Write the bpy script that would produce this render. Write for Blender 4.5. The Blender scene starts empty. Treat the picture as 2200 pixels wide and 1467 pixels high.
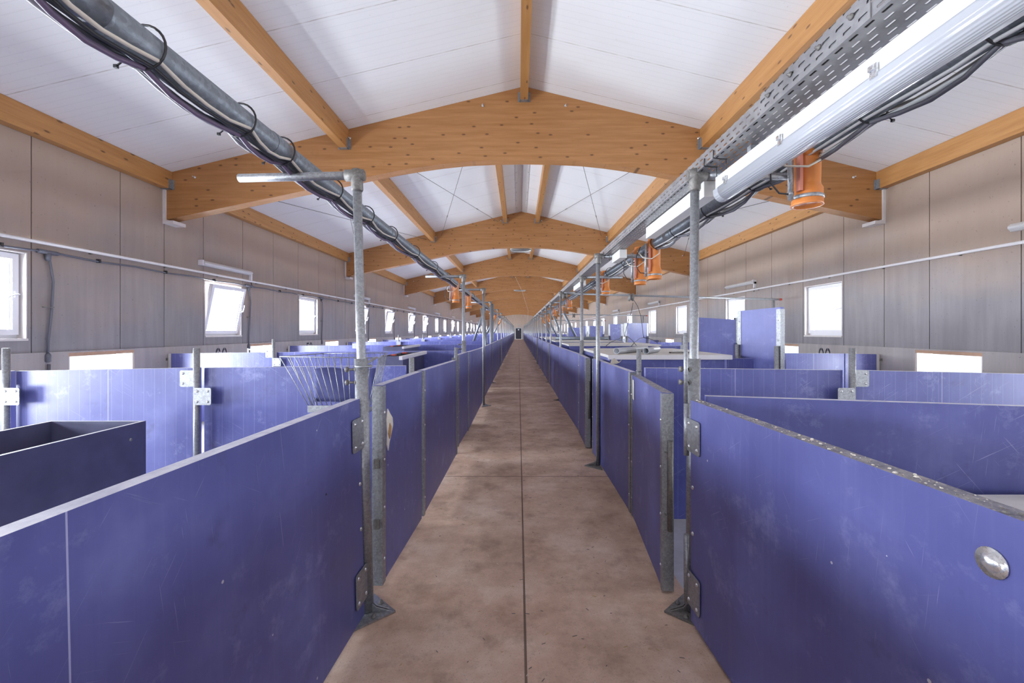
import bpy, math, random
from mathutils import Vector

random.seed(7)
sc = bpy.context.scene
COL = sc.collection
PI = math.pi

# ------------------------------------------------------------------ camera
F_PX, CX, CY, EYE = 930.0, 1114.0, 711.0, 1.48
cam_d = bpy.data.cameras.new('camera')
cam = bpy.data.objects.new('camera', cam_d)
COL.objects.link(cam)
cam_d.sensor_fit = 'HORIZONTAL'
cam_d.sensor_width = 36.0
cam_d.lens = F_PX / 2200.0 * 36.0
cam_d.shift_x = (1100.0 - CX) / 2200.0
cam_d.shift_y = -(733.5 - CY) / 2200.0
cam_d.clip_start = 0.02
cam.location = (0, 0, EYE)
cam.rotation_euler = (PI / 2, 0, 0)
sc.camera = cam

# ------------------------------------------------------------------ view and world
sc.view_settings.view_transform = 'Standard'
sc.view_settings.look = 'None'
sc.view_settings.exposure = 0.15
sc.view_settings.gamma = 1.0
sc.view_settings.use_curve_mapping = False
sc.cycles.use_denoising = True
sc.cycles.max_bounces = 10
sc.cycles.diffuse_bounces = 7
sc.cycles.transparent_max_bounces = 24
sc.cycles.caustics_reflective = False
sc.cycles.caustics_refractive = False
sc.cycles.sample_clamp_indirect = 6.0
world = bpy.data.worlds.new('overcast_sky')
sc.world = world
world.use_nodes = True
_bg = world.node_tree.nodes['Background']
_bg.inputs[0].default_value = (0.90, 0.95, 1.0, 1)
_bg.inputs[1].default_value = 1.5

# building constants (metres; x right, y along the aisle, z up)
RC = 0.09                       # ridge centre line
XL, XR = RC - 5.74, RC + 5.74   # inner faces of the long walls
Y0, Y1 = -8.0, 79.0             # end walls
BAY, B0 = 7.2, 6.9              # first portal beam and spacing
PITCH = 3.6
RIDGE, SLOPE = 5.38, 0.243
WIN_OFF = (0.90, 4.25)          # window starts inside a bay
WIN_W, WZ0, WZ1 = 1.03, 1.39, 2.38
LOW_OFF = (2.08, 5.72)
LOW_W, LZ0, LZ1 = 0.92, 0.60, 1.205
PLINTH = 1.225
def roof_z(x): return RIDGE - SLOPE * abs(x - RC)

def area(name, loc, rot, sx, sy, power, color=(1, 1, 1)):
    d = bpy.data.lights.new(name, 'AREA')
    d.shape = 'RECTANGLE'; d.size = sx; d.size_y = sy; d.energy = power; d.color = color
    o = bpy.data.objects.new(name, d); COL.objects.link(o)
    o.location = loc; o.rotation_euler = rot
    return o
def bays():
    b = B0 - 2 * BAY
    while b < Y1:
        yield b
        b += BAY
WIN_Y = [b + o for b in bays() for o in WIN_OFF if Y0 + .3 < b + o < Y1 - .3 - WIN_W]
LOW_Y = [b + o for b in bays() for o in LOW_OFF if Y0 + .3 < b + o < Y1 - .3 - LOW_W]
# daylight standing just outside every window and low hatch, plus an added fill lamp in an unseen back opening
DAY = (0.93, 0.96, 1.0)
P_WIN_L, P_WIN_R, P_LOW_L, P_LOW_R, P_FILL = 270.0, 85.0, 230.0, 60.0, 60.0
for y in WIN_Y:
    area('daylight_and_fill', (XL - .32, y + WIN_W / 2, (WZ0 + WZ1) / 2), (0, -PI / 2 + .28, 0), 1.0, 1.0, P_WIN_L, DAY)
    area('daylight_and_fill', (XR + .32, y + WIN_W / 2, (WZ0 + WZ1) / 2), (0, PI / 2 - .28, 0), 1.0, 1.0, P_WIN_R, DAY)
for y in LOW_Y:
    area('daylight_and_fill', (XL - .32, y + LOW_W / 2, (LZ0 + LZ1) / 2), (0, -PI / 2, 0), .58, .9, P_LOW_L, DAY)
    area('daylight_and_fill', (XR + .32, y + LOW_W / 2, (LZ0 + LZ1) / 2), (0, PI / 2, 0), .58, .9, P_LOW_R, DAY)
area('daylight_and_fill', (RC, Y0 - .4, 1.75), (PI / 2, 0, 0), 4.4, 3.3, P_FILL, DAY)  # fill lamp added behind the camera, no source known there

# ------------------------------------------------------------------ materials
def new_mat(name):
    m = bpy.data.materials.new(name); m.use_nodes = True
    nt = m.node_tree
    return m, nt, nt.nodes['Principled BSDF']
def N(nt, t, **kw):
    n = nt.nodes.new(t)
    for k, v in kw.items(): setattr(n, k, v)
    return n
def L(nt, a, b): nt.links.new(a, b)
def coords(nt, scale=(1, 1, 1), rnd=True):
    tc = N(nt, 'ShaderNodeTexCoord'); mp = N(nt, 'ShaderNodeMapping')
    mp.inputs['Scale'].default_value = scale
    if rnd:
        oi = N(nt, 'ShaderNodeObjectInfo'); mu = N(nt, 'ShaderNodeMath', operation='MULTIPLY')
        mu.inputs[1].default_value = 37.0
        ad = N(nt, 'ShaderNodeVectorMath', operation='ADD')
        L(nt, oi.outputs['Random'], mu.inputs[0]); L(nt, tc.outputs['Object'], ad.inputs[0]); L(nt, mu.outputs[0], ad.inputs[1])
        L(nt, ad.outputs[0], mp.inputs['Vector'])
    else:
        L(nt, tc.outputs['Object'], mp.inputs['Vector'])
    return mp.outputs[0]
def noise(nt, vec, scale, detail=4, rough=.55):
    n = N(nt, 'ShaderNodeTexNoise'); L(nt, vec, n.inputs['Vector'])
    n.inputs['Scale'].default_value = scale; n.inputs['Detail'].default_value = detail; n.inputs['Roughness'].default_value = rough
    return n.outputs['Fac']
def ramp(nt, fac, stops):
    r = N(nt, 'ShaderNodeValToRGB'); L(nt, fac, r.inputs[0])
    e = r.color_ramp.elements
    while len(e) < len(stops): e.new(.5)
    for i, (p, c) in enumerate(stops):
        e[i].position = p
        e[i].color = (c, c, c, 1) if isinstance(c, (int, float)) else (*c, 1)
    return r.outputs[0]
def mixc(nt, fac, a, b, mode='MIX'):
    m = N(nt, 'ShaderNodeMix', data_type='RGBA', blend_type=mode)
    for sock, v in ((m.inputs['Factor'], fac), (m.inputs['A'], a), (m.inputs['B'], b)):
        if isinstance(v, (int, float)): sock.default_value = v
        elif isinstance(v, tuple): sock.default_value = (*v, 1)
        else: L(nt, v, sock)
    return m.outputs['Result']
def math_(nt, op, a, b=None, c=None):
    m = N(nt, 'ShaderNodeMath', operation=op)
    for i, v in enumerate((a, b, c)):
        if v is None: continue
        if isinstance(v, (int, float)): m.inputs[i].default_value = v
        else: L(nt, v, m.inputs[i])
    return m.outputs[0]
def sep(nt, vec):
    s = N(nt, 'ShaderNodeSeparateXYZ'); L(nt, vec, s.inputs[0]); return s.outputs
def bump(nt, bsdf, h, strength=.2, dist=.01):
    b = N(nt, 'ShaderNodeBump'); b.inputs['Strength'].default_value = strength; b.inputs['Distance'].default_value = dist
    L(nt, h, b.inputs['Height']); L(nt, b.outputs[0], bsdf.inputs['Normal'])
def line_mask(nt, coord, period, width, offset=0.0):
    a = math_(nt, 'ADD', coord, offset)
    f = math_(nt, 'FRACT', math_(nt, 'DIVIDE', a, period))
    return math_(nt, 'LESS_THAN', f, width / period)
def simple(name, col, rough=.5, metal=0.0, var=.12, scale=12):
    m, nt, b = new_mat(name)
    v = coords(nt)
    f = noise(nt, v, scale)
    c = mixc(nt, f, tuple(x * (1 - var) for x in col), tuple(min(1, x * (1 + var)) for x in col))
    L(nt, c, b.inputs['Base Color'])
    b.inputs['Roughness'].default_value = rough; b.inputs['Metallic'].default_value = metal
    return m

def mat_blue(name, grid=False, dark=1.0):
    m, nt, b = new_mat(name)
    v = coords(nt)
    big = noise(nt, v, 2.2, 5, .6)
    c = ramp(nt, big, [(.30, (.084, .092, .28)), (.55, (.110, .121, .35)), (.75, (.160, .176, .44))])
    streak = noise(nt, coords(nt, (34, 34, 1.3)), 1.0, 3, .6)
    c = mixc(nt, math_(nt, 'MULTIPLY', ramp(nt, streak, [(.5, 0), (.8, 1)]), .10), c, (.30, .32, .60))
    # scratches: short straight light lines in a few directions
    def scr(rot, sx_, sz_, lo):
        tc = N(nt, 'ShaderNodeTexCoord'); oi = N(nt, 'ShaderNodeObjectInfo'); mp = N(nt, 'ShaderNodeMapping')
        ad = N(nt, 'ShaderNodeVectorMath', operation='ADD'); mu = math_(nt, 'MULTIPLY', oi.outputs['Random'], 21.0 + rot)
        L(nt, tc.outputs['Object'], ad.inputs[0]); L(nt, mu, ad.inputs[1]); 
        m1 = N(nt, 'ShaderNodeMapping'); m1.inputs['Rotation'].default_value = (0, rot, 0); L(nt, ad.outputs[0], m1.inputs['Vector'])
        mp.inputs['Scale'].default_value = (sx_, 1, sz_); L(nt, m1.outputs[0], mp.inputs['Vector'])
        return ramp(nt, noise(nt, mp.outputs[0], 1.0, 2, .5), [(lo, 0), (lo + .04, 1)])
    s1 = scr(.55, 3.0, 190, .70); s2 = scr(-.9, 5.0, 230, .71); s3 = scr(1.45, 4.0, 210, .71)
    sv = ramp(nt, noise(nt, v, 1.7, 3, .6), [(.42, 0), (.62, 1)])
    ss = math_(nt, 'MULTIPLY', math_(nt, 'MAXIMUM', math_(nt, 'MAXIMUM', s1, s2), s3), sv)
    c = mixc(nt, math_(nt, 'MULTIPLY', ss, .42), c, (.52, .54, .78))
    cloud = ramp(nt, noise(nt, coords(nt, (1, 1, 1)), 4.3, 7, .75), [(.56, 0), (.75, 1)])
    c = mixc(nt, math_(nt, 'MULTIPLY', cloud, .60 if grid else .45), c, (.38, .41, .70))
    # dark scuffs
    sm = noise(nt, v, 5.5, 5, .65)
    c = mixc(nt, math_(nt, 'MULTIPLY', ramp(nt, sm, [(.61, 0), (.75, 1)]), .50), c, (.06, .06, .13))
    # small chips
    vo = N(nt, 'ShaderNodeTexVoronoi'); L(nt, v, vo.inputs['Vector']); vo.inputs['Scale'].default_value = 7.0
    chip = math_(nt, 'LESS_THAN', vo.outputs['Distance'], .035)
    c = mixc(nt, math_(nt, 'MULTIPLY', chip, math_(nt, 'GREATER_THAN', big, .52)), c, (.62, .62, .70))
    if grid:
        tc = N(nt, 'ShaderNodeTexCoord'); x, y, z = sep(nt, tc.outputs['Object'])
        g = line_mask(nt, x, .083, .0022)
        c = mixc(nt, math_(nt, 'MULTIPLY', g, .28), c, (.48, .50, .80))
        g2 = line_mask(nt, x, 1.02, .004, .33)
        c = mixc(nt, math_(nt, 'MULTIPLY', g2, .6), c, (.62, .63, .80))
    else:
        tc = N(nt, 'ShaderNodeTexCoord'); x, y, z = sep(nt, tc.outputs['Object'])
        g = line_mask(nt, x, 1.42, .004, .02)
        c = mixc(nt, math_(nt, 'MULTIPLY', g, .65), c, (.55, .57, .82))
    L(nt, c, b.inputs['Base Color'])
    L(nt, ramp(nt, big, [(.3, .34), (.8, .52)]), b.inputs['Roughness'])
    bump(nt, b, noise(nt, v, 9, 3), .06, .01)
    return m
M_BLUE = mat_blue('blue_board')
M_BLUEG = mat_blue('blue_board_grid', True)

m, nt, b = new_mat('lit_worn_top_edge'); M_EDGE = m  # leaf tops lightened for the light they catch, with wear and dirt specks
v = coords(nt)
c = ramp(nt, noise(nt, v, 14, 6, .7), [(.30, (.36, .36, .50)), (.5, (.50, .50, .62)), (.72, (.66, .66, .74))])
c = mixc(nt, math_(nt, 'MULTIPLY', ramp(nt, noise(nt, v, 30, 4, .7), [(.66, 0), (.74, 1)]), .6), c, (.14, .12, .12))
L(nt, c, b.inputs['Base Color']); b.inputs['Roughness'].default_value = .6
m, nt, b = new_mat('dirty_top_edge'); M_DIRT = m
v = coords(nt)
c = ramp(nt, noise(nt, v, 16, 6, .75), [(.30, (.10, .10, .15)), (.5, (.22, .215, .27)), (.72, (.46, .43, .41))])
c = mixc(nt, math_(nt, 'MULTIPLY', ramp(nt, noise(nt, v, 90, 4, .7), [(.58, 0), (.68, 1)]), .8), c, (.60, .54, .46))
c = mixc(nt, math_(nt, 'MULTIPLY', ramp(nt, noise(nt, v, 55, 4, .7), [(.60, 0), (.68, 1)]), .8), c, (.07, .055, .045))
L(nt, c, b.inputs['Base Color']); b.inputs['Roughness'].default_value = .8
bump(nt, b, noise(nt, v, 70, 4), .5, .006)

m, nt, b = new_mat('lit_pale_edge'); M_PALE = m  # pale board tops: the bright light they catch is put into the colour
b.inputs['Base Color'].default_value = (.66, .66, .70, 1); b.inputs['Roughness'].default_value = .6

def mat_galv(name, col=(.33, .34, .36), spangle=110.0, metal=.65, rough=.46):
    m, nt, b = new_mat(name)
    v = coords(nt)
    vo = N(nt, 'ShaderNodeTexVoronoi'); L(nt, v, vo.inputs['Vector']); vo.inputs['Scale'].default_value = spangle
    s = sep(nt, vo.outputs['Color'])[0]
    c = mixc(nt, s, tuple(x * .80 for x in col), tuple(min(1, x * 1.14) for x in col))
    c = mixc(nt, math_(nt, 'MULTIPLY', ramp(nt, noise(nt, v, 5, 5, .7), [(.56, 0), (.75, 1)]), .5), c, (.20, .18, .165))
    L(nt, c, b.inputs['Base Color']); b.inputs['Metallic'].default_value = metal
    L(nt, ramp(nt, noise(nt, v, 40, 3), [(.3, rough - .1), (.7, rough + .12)]), b.inputs['Roughness'])
    bump(nt, b, noise(nt, v, 160, 3), .22, .002)
    return m
M_GALV = mat_galv('galvanised_steel')
M_PIPE = mat_galv('grey_feed_pipe', (.21, .235, .27), 70.0, .5, .42)
M_DARKST = mat_galv('weathered_steel', (.20, .19, .18), 120.0, .45, .55)
M_ALU = mat_galv('bright_metal', (.70, .71, .73), 150.0, .85, .28)

def mat_wood(name, along, c0, c1):
    m, nt, b = new_mat(name)
    s = [9.0, 9.0, 9.0]; s['xyz'.index(along)] = .55
    v = coords(nt, tuple(s))
    g = noise(nt, v, 2.2, 6, .65)
    c = mixc(nt, ramp(nt, g, [(.3, 0), (.7, 1)]), c0, c1)
    lam = line_mask(nt, sep(nt, coords(nt, rnd=False))[2], .045, .0025)
    c = mixc(nt, math_(nt, 'MULTIPLY', lam, .22), c, tuple(x * .5 for x in c0))
    xx, yy, zz = sep(nt, coords(nt))
    cbn = N(nt, 'ShaderNodeCombineXYZ')
    if along == 'x': L(nt, math_(nt, 'MULTIPLY', xx, 2.6), cbn.inputs[0]); L(nt, math_(nt, 'MULTIPLY', zz, 6.0), cbn.inputs[1])
    else: L(nt, math_(nt, 'MULTIPLY', yy, 2.2), cbn.inputs[0]); L(nt, math_(nt, 'MULTIPLY', math_(nt, 'ADD', zz, xx), 6.5), cbn.inputs[1])
    vo = N(nt, 'ShaderNodeTexVoronoi', voronoi_dimensions='2D'); L(nt, cbn.outputs[0], vo.inputs['Vector']); vo.inputs['Scale'].default_value = 1.0
    k = ramp(nt, vo.outputs['Distance'], [(.045, 1), (.105, 0)])
    kk = math_(nt, 'GREATER_THAN', sep(nt, vo.outputs['Color'])[1], .35)
    k = math_(nt, 'MULTIPLY', k, kk)
    c = mixc(nt, math_(nt, 'MULTIPLY', k, .8), c, (.085, .034, .016))
    st = ramp(nt, noise(nt, coords(nt), 3.3, 4, .7), [(.62, 0), (.8, 1)])
    c = mixc(nt, math_(nt, 'MULTIPLY', st, .35), c, tuple(x * .62 for x in c0))
    L(nt, c, b.inputs['Base Color']); b.inputs['Roughness'].default_value = .5
    bump(nt, b, g, .08, .01)
    return m
M_GLULAM = mat_wood('glulam_spruce', 'x', (.335, .145, .044), (.455, .225, .085))
M_PURLIN = mat_wood('purlin_spruce', 'y', (.37, .168, .050), (.50, .255, .090))

m, nt, b = new_mat('roof_lining'); M_CEIL = m
co = coords(nt, rnd=False); x, y, z = sep(nt, co)
c = mixc(nt, noise(nt, co, .7, 4), (.76, .76, .775), (.83, .83, .84))
rib = line_mask(nt, y, .10, .010)
c = mixc(nt, math_(nt, 'MULTIPLY', rib, .13), c, (.45, .45, .48))
seam = line_mask(nt, y, 1.0, .014, .35)
c = mixc(nt, math_(nt, 'MULTIPLY', math_(nt, 'MULTIPLY', seam, ramp(nt, noise(nt, coords(nt, (3, 20, 3), False), 2.2, 3), [(.35, .25), (.6, 1)])), .55), c, (.30, .25, .20))
sp = ramp(nt, noise(nt, coords(nt, (60, 30, 60), False), 1.0, 2, .6), [(.70, 0), (.76, 1)])
c = mixc(nt, math_(nt, 'MULTIPLY', sp, .30), c, (.30, .22, .15))
dust = ramp(nt, noise(nt, coords(nt, (.8, 3, 1), False), 1.0, 5, .7), [(.55, 0), (.85, 1)])
c = mixc(nt, math_(nt, 'MULTIPLY', dust, .20), c, (.62, .50, .40))
L(nt, c, b.inputs['Base Color']); b.inputs['Roughness'].default_value = .45
bump(nt, b, rib, .10, .004)

def mat_concrete(name, c0, c1, tan_tone, amt):
    m, nt, b = new_mat(name)
    co = coords(nt, rnd=False)
    c = mixc(nt, noise(nt, co, 1.3, 6, .6), c0, c1)
    stv = noise(nt, coords(nt, (1, 7, .5), False), 1.5, 5, .6)
    c = mixc(nt, math_(nt, 'MULTIPLY', ramp(nt, stv, [(.35, 0), (.62, 1)]), .42), c, tuple(x * .80 for x in c0))
    big = noise(nt, coords(nt, (1, .45, .8), False), 1.0, 4, .6)
    zz = sep(nt, co)[2]
    hi = math_(nt, 'MULTIPLY', N(nt, 'ShaderNodeMapRange').outputs[0], 1.0)
    mr = [n for n in nt.nodes if n.type == 'MAP_RANGE'][-1]
    L(nt, zz, mr.inputs[0]); mr.inputs[1].default_value = 1.4; mr.inputs[2].default_value = 3.4
    w = math_(nt, 'MULTIPLY', ramp(nt, math_(nt, 'ADD', math_(nt, 'MULTIPLY', hi, .45), math_(nt, 'MULTIPLY', big, .7)), [(.38, 0), (.72, 1)]), amt)
    c = mixc(nt, w, c, tan_tone)  # patchy tan tone, stronger towards the top
    pits = ramp(nt, noise(nt, co, 38, 2, .5), [(.70, 0), (.74, 1)])
    c = mixc(nt, math_(nt, 'MULTIPLY', pits, .5), c, (.12, .10, .09))
    L(nt, c, b.inputs['Base Color']); b.inputs['Roughness'].default_value = .78
    bump(nt, b, noise(nt, co, 30, 4), .12, .006)
    return m
M_WALL = mat_concrete('fibre_cement_panel', (.245, .232, .245), (.375, .355, .365), (.43, .315, .235), .80)
M_PLINTH = mat_concrete('plinth_concrete', (.38, .35, .34), (.50, .465, .455), (.47, .42, .36), .2)
M_JOINT = simple('joint_backing', (.07, .055, .05), .9)  # dark strips set behind the panel joints

m, nt, b = new_mat('aisle_concrete'); M_FLOOR = m
co = coords(nt, rnd=False); x, y, z = sep(nt, co)
c = ramp(nt, noise(nt, co, 1.9, 8, .72), [(.30, (.37, .24, .165)), (.5, (.58, .40, .295)), (.70, (.76, .60, .48))])
c = mixc(nt, math_(nt, 'MULTIPLY', ramp(nt, noise(nt, co, 4.5, 6, .7), [(.52, 0), (.75, 1)]), .6), c, (.20, .13, .095))
c = mixc(nt, math_(nt, 'MULTIPLY', ramp(nt, noise(nt, co, 120, 3, .6), [(.60, 0), (.68, 1)]), .5), c, (.16, .12, .095))
c = mixc(nt, math_(nt, 'MULTIPLY', ramp(nt, noise(nt, co, 70, 2, .6), [(.70, 0), (.75, 1)]), .7), c, (.66, .58, .46))
pen = math_(nt, 'GREATER_THAN', math_(nt, 'ABSOLUTE', math_(nt, 'SUBTRACT', x, .045)), .90)
cp = ramp(nt, noise(nt, co, 3, 6, .7), [(.3, (.36, .35, .36)), (.7, (.56, .55, .56))])
c = mixc(nt, pen, c, cp)
cj = math_(nt, 'LESS_THAN', math_(nt, 'ABSOLUTE', math_(nt, 'SUBTRACT', x, .032)), .006)
tj = line_mask(nt, y, 4.62, .013, .22)
j = math_(nt, 'MULTIPLY', math_(nt, 'MAXIMUM', cj, tj), math_(nt, 'SUBTRACT', 1.0, pen))
c = mixc(nt, math_(nt, 'MULTIPLY', j, .8), c, (.07, .045, .03))
L(nt, c, b.inputs['Base Color']); b.inputs['Roughness'].default_value = .72
bump(nt, b, noise(nt, co, 60, 5, .7), .25, .004)

M_TUBE = simple('grey_plastic_tube', (.46, .48, .52), .35, .2, .1)
M_PVC = simple('white_pvc', (.82, .82, .86), .35, 0, .03)
M_WHITE = simple('white_paint', (.66, .655, .645), .4, 0, .06)
M_RAIL = simple('white_rail', (.74, .72, .73), .45, 0, .1, 6)
M_TAN = simple('tan_wood_lintel', (.52, .33, .22), .6, 0, .2)
M_RENDER = simple('reveal_render', (.72, .68, .66), .7, 0, .1)
M_ORANGE = simple('orange_plastic', (.60, .20, .045), .35, 0, .12, 5)
M_BLACK = simple('black_rubber', (.022, .022, .026), .45)
M_CABLEG = simple('grey_cable', (.46, .46, .47), .45)
M_CABLED = simple('dark_grey_cable', (.11, .11, .13), .45)
M_CABLEP = simple('violet_cable', (.14, .10, .16), .45)
M_CREAM = simple('cream_cable', (.62, .56, .48), .5)
M_COND = simple('grey_conduit', (.13, .135, .165), .45)
M_RED = simple('red_cap', (.55, .06, .04), .45)
M_NAVY = simple('dark_navy_board', (.105, .108, .195), .42, 0, .35, 6)
M_LID = simple('pale_lid_board', (.62, .60, .57), .6, 0, .25, 5)
M_SILL = simple('dirty_pale_board', (.58, .56, .54), .65, 0, .3, 9)
M_INK = simple('stencil_ink', (.035, .035, .055), .8)
M_PAPER = simple('torn_cream', (.70, .66, .58), .8, 0, .15, 30)
M_BROWN = simple('brown_core', (.40, .23, .10), .85, 0, .4, 40)
M_DOOR = simple('dark_door', (.018, .018, .030), .5)
M_SIGN = simple('pale_sign', (.7, .7, .72), .6)
M_TARP = simple('blue_liner', (.060, .066, .21), .75, 0, .3, 5)
M_STRAW = simple('straw', (.50, .38, .18), .8)

m, nt, b = new_mat('window_glass'); M_GLASS = m
nt.nodes.remove(b)
tr = N(nt, 'ShaderNodeBsdfTransparent'); gl = N(nt, 'ShaderNodeBsdfGlossy'); mx = N(nt, 'ShaderNodeMixShader')
gl.inputs['Roughness'].default_value = .02; mx.inputs[0].default_value = .05
tr.inputs[0].default_value = (.96, .98, 1, 1)
L(nt, tr.outputs[0], mx.inputs[1]); L(nt, gl.outputs[0], mx.inputs[2]); L(nt, mx.outputs[0], nt.nodes['Material Output'].inputs[0])

m, nt, b = new_mat('clear_diffuser'); M_DIFF = m
b.inputs['Base Color'].default_value = (.50, .52, .57, 1); b.inputs['Roughness'].default_value = .16
tr = N(nt, 'ShaderNodeBsdfTransparent'); mx = N(nt, 'ShaderNodeMixShader'); mx.inputs[0].default_value = .82
L(nt, tr.outputs[0], mx.inputs[1]); L(nt, b.outputs[0], mx.inputs[2]); L(nt, mx.outputs[0], nt.nodes['Material Output'].inputs[0])
x_ = sep(nt, coords(nt, rnd=False))[0]
bump(nt, b, math_(nt, 'SINE', math_(nt, 'MULTIPLY', x_, 900.0)), .25, .002)

m, nt, b = new_mat('perforated_steel'); M_TRAY = m      # slots are real see-through holes
co = coords(nt, rnd=False); x, y, z = sep(nt, co)
b.inputs['Metallic'].default_value = .6; b.inputs['Roughness'].default_value = .42
c = ramp(nt, noise(nt, co, 7, 5, .7), [(.3, (.24, .24, .255)), (.7, (.42, .42, .435))])
L(nt, c, b.inputs['Base Color'])
t = math_(nt, 'DIVIDE', math_(nt, 'ADD', x, z), .0285)
row = math_(nt, 'FLOOR', t); fx = math_(nt, 'FRACT', t)
fy = math_(nt, 'FRACT', math_(nt, 'ADD', math_(nt, 'DIVIDE', y, .056), math_(nt, 'MULTIPLY', row, .5)))
hole = math_(nt, 'MULTIPLY', math_(nt, 'LESS_THAN', math_(nt, 'ABSOLUTE', math_(nt, 'SUBTRACT', fx, .5)), .14),
             math_(nt, 'LESS_THAN', math_(nt, 'ABSOLUTE', math_(nt, 'SUBTRACT', fy, .5)), .27))
tr = N(nt, 'ShaderNodeBsdfTransparent'); mx = N(nt, 'ShaderNodeMixShader')
L(nt, hole, mx.inputs[0]); L(nt, b.outputs[0], mx.inputs[1]); L(nt, tr.outputs[0], mx.inputs[2]); L(nt, mx.outputs[0], nt.nodes['Material Output'].inputs[0])

# ------------------------------------------------------------------ mesh helpers
class MB:
    """collects shapes for ONE mesh object"""
    def __init__(self): self.v, self.f, self.m, self.s = [], [], [], []
    def add(self, vs, fs, mat=0, smooth=False):
        o = len(self.v); self.v += [tuple(p) for p in vs]
        for f in fs: self.f.append(tuple(i + o for i in f)); self.m.append(mat); self.s.append(smooth)
        return self
    def box(self, x0, x1, y0, y1, z0, z1, mat=0, top=None):
        vs = [(x, y, z) for z in (z0, z1) for y in (y0, y1) for x in (x0, x1)]
        self.add(vs, [(0, 2, 3, 1), (0, 1, 5, 4), (1, 3, 7, 5), (3, 2, 6, 7), (2, 0, 4, 6)], mat)
        self.add(vs[4:], [(0, 1, 3, 2)], mat if top is None else top)
        return self
    def hexa(self, vs, mat=0):
        return self.add(vs, [(0, 2, 3, 1), (4, 5, 7, 6), (0, 1, 5, 4), (1, 3, 7, 5), (3, 2, 6, 7), (2, 0, 4, 6)], mat)
    def sweep(self, pts, r, n=10, mat=0, caps=True, hollow=False):
        pts = [Vector(p) for p in pts]; rs = r if isinstance(r, (list, tuple)) else [r] * len(pts)
        vs, fs = [], []; up = None
        for i, p in enumerate(pts):
            d = (pts[min(i + 1, len(pts) - 1)] - pts[max(i - 1, 0)]).normalized()
            if up is None:
                a = Vector((0, 0, 1)) if abs(d.z) < .9 else Vector((1, 0, 0))
                up = (a - d * a.dot(d)).normalized()
            else:
                up = up - d * up.dot(d)
                up = up.normalized()
            w = d.cross(up)
            for k in range(n):
                t = 2 * PI * k / n
                vs.append(p + (up * math.cos(t) + w * math.sin(t)) * rs[i])
        for i in range(len(pts) - 1):
            for k in range(n):
                a = i * n + k; b_ = i * n + (k + 1) % n
                fs.append((a, b_, b_ + n, a + n))
        self.add(vs, fs, mat, True)
        if caps:
            o = len(self.v) - len(vs)
            e = len(pts) - 1
            self.f.append(tuple(o + k for k in range(n - 1, -1, -1))); self.m.append(mat); self.s.append(False)
            self.f.append(tuple(o + e * n + k for k in range(n))); self.m.append(mat); self.s.append(False)
        return self
    def tube(self, p, q, r, n=12, mat=0, caps=True): return self.sweep([p, q], r, n, mat, caps)
    def pipe(self, p, q, r, w, n=16, mat=0):
        """open-ended pipe with wall thickness w"""
        p, q = Vector(p), Vector(q); d = (q - p).normalized()
        a = Vector((0, 0, 1)) if abs(d.z) < .9 else Vector((1, 0, 0))
        up = (a - d * a.dot(d)).normalized(); wv = d.cross(up); vs, fs = [], []
        for (c, rr) in ((p, r), (q, r), (q, r - w), (p, r - w)):
            for k in range(n):
                t = 2 * PI * k / n; vs.append(c + (up * math.cos(t) + wv * math.sin(t)) * rr)
        for i in range(4):
            for k in range(n):
                a_, b_ = i * n + k, i * n + (k + 1) % n; j = (i + 1) % 4
                fs.append((a_, b_, j * n + (k + 1) % n, j * n + k))
        return self.add(vs, fs, mat, True)
    def lathe(self, c, prof, n=14, axis='z', mat=0):
        """prof: list of (radius, height) turned about axis through c"""
        c = Vector(c); vs, fs = [], []
        for (r, h) in prof:
            for k in range(n):
                t = 2 * PI * k / n; a, b_ = r * math.cos(t), r * math.sin(t)
                vs.append(c + Vector({'z': (a, b_, h), 'x': (h, a, b_), 'y': (b_, h, a)}[axis]))
        for i in range(len(prof) - 1):
            for k in range(n):
                a, b_ = i * n + k, i * n + (k + 1) % n
                fs.append((a, b_, b_ + n, a + n))
        fs.append(tuple(range(n - 1, -1, -1))); fs.append(tuple((len(prof) - 1) * n + k for k in range(n)))
        return self.add(vs, fs, mat, True)
    def torus(self, c, R, r, axis, n=18, k=6, mat=0):
        c = Vector(c); ax = Vector(axis).normalized()
        a = Vector((0, 0, 1)) if abs(ax.z) < .9 else Vector((1, 0, 0))
        u = (a - ax * a.dot(ax)).normalized(); w = ax.cross(u); vs, fs = [], []
        for i in range(n):
            t = 2 * PI * i / n; rad = u * math.cos(t) + w * math.sin(t)
            for j in range(k):
                s = 2 * PI * j / k; vs.append(c + rad * (R + r * math.cos(s)) + ax * r * math.sin(s))
        for i in range(n):
            for j in range(k):
                fs.append((i * k + j, ((i + 1) % n) * k + j, ((i + 1) % n) * k + (j + 1) % k, i * k + (j + 1) % k))
        return self.add(vs, fs, mat, True)
    def prism(self, poly, axis, a, b_, mat=0):
        """polygon (2D) extruded along axis from a to b_"""
        def P(p, h): return {'y': (p[0], h, p[1]), 'x': (h, p[0], p[1]), 'z': (p[0], p[1], h)}[axis]
        n = len(poly); vs = [P(p, a) for p in poly] + [P(p, b_) for p in poly]
        fs = [tuple(range(n)), tuple(range(2 * n - 1, n - 1, -1))] + [(i, i + n, (i + 1) % n + n, (i + 1) % n) for i in range(n)]
        return self.add(vs, fs, mat)
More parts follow.
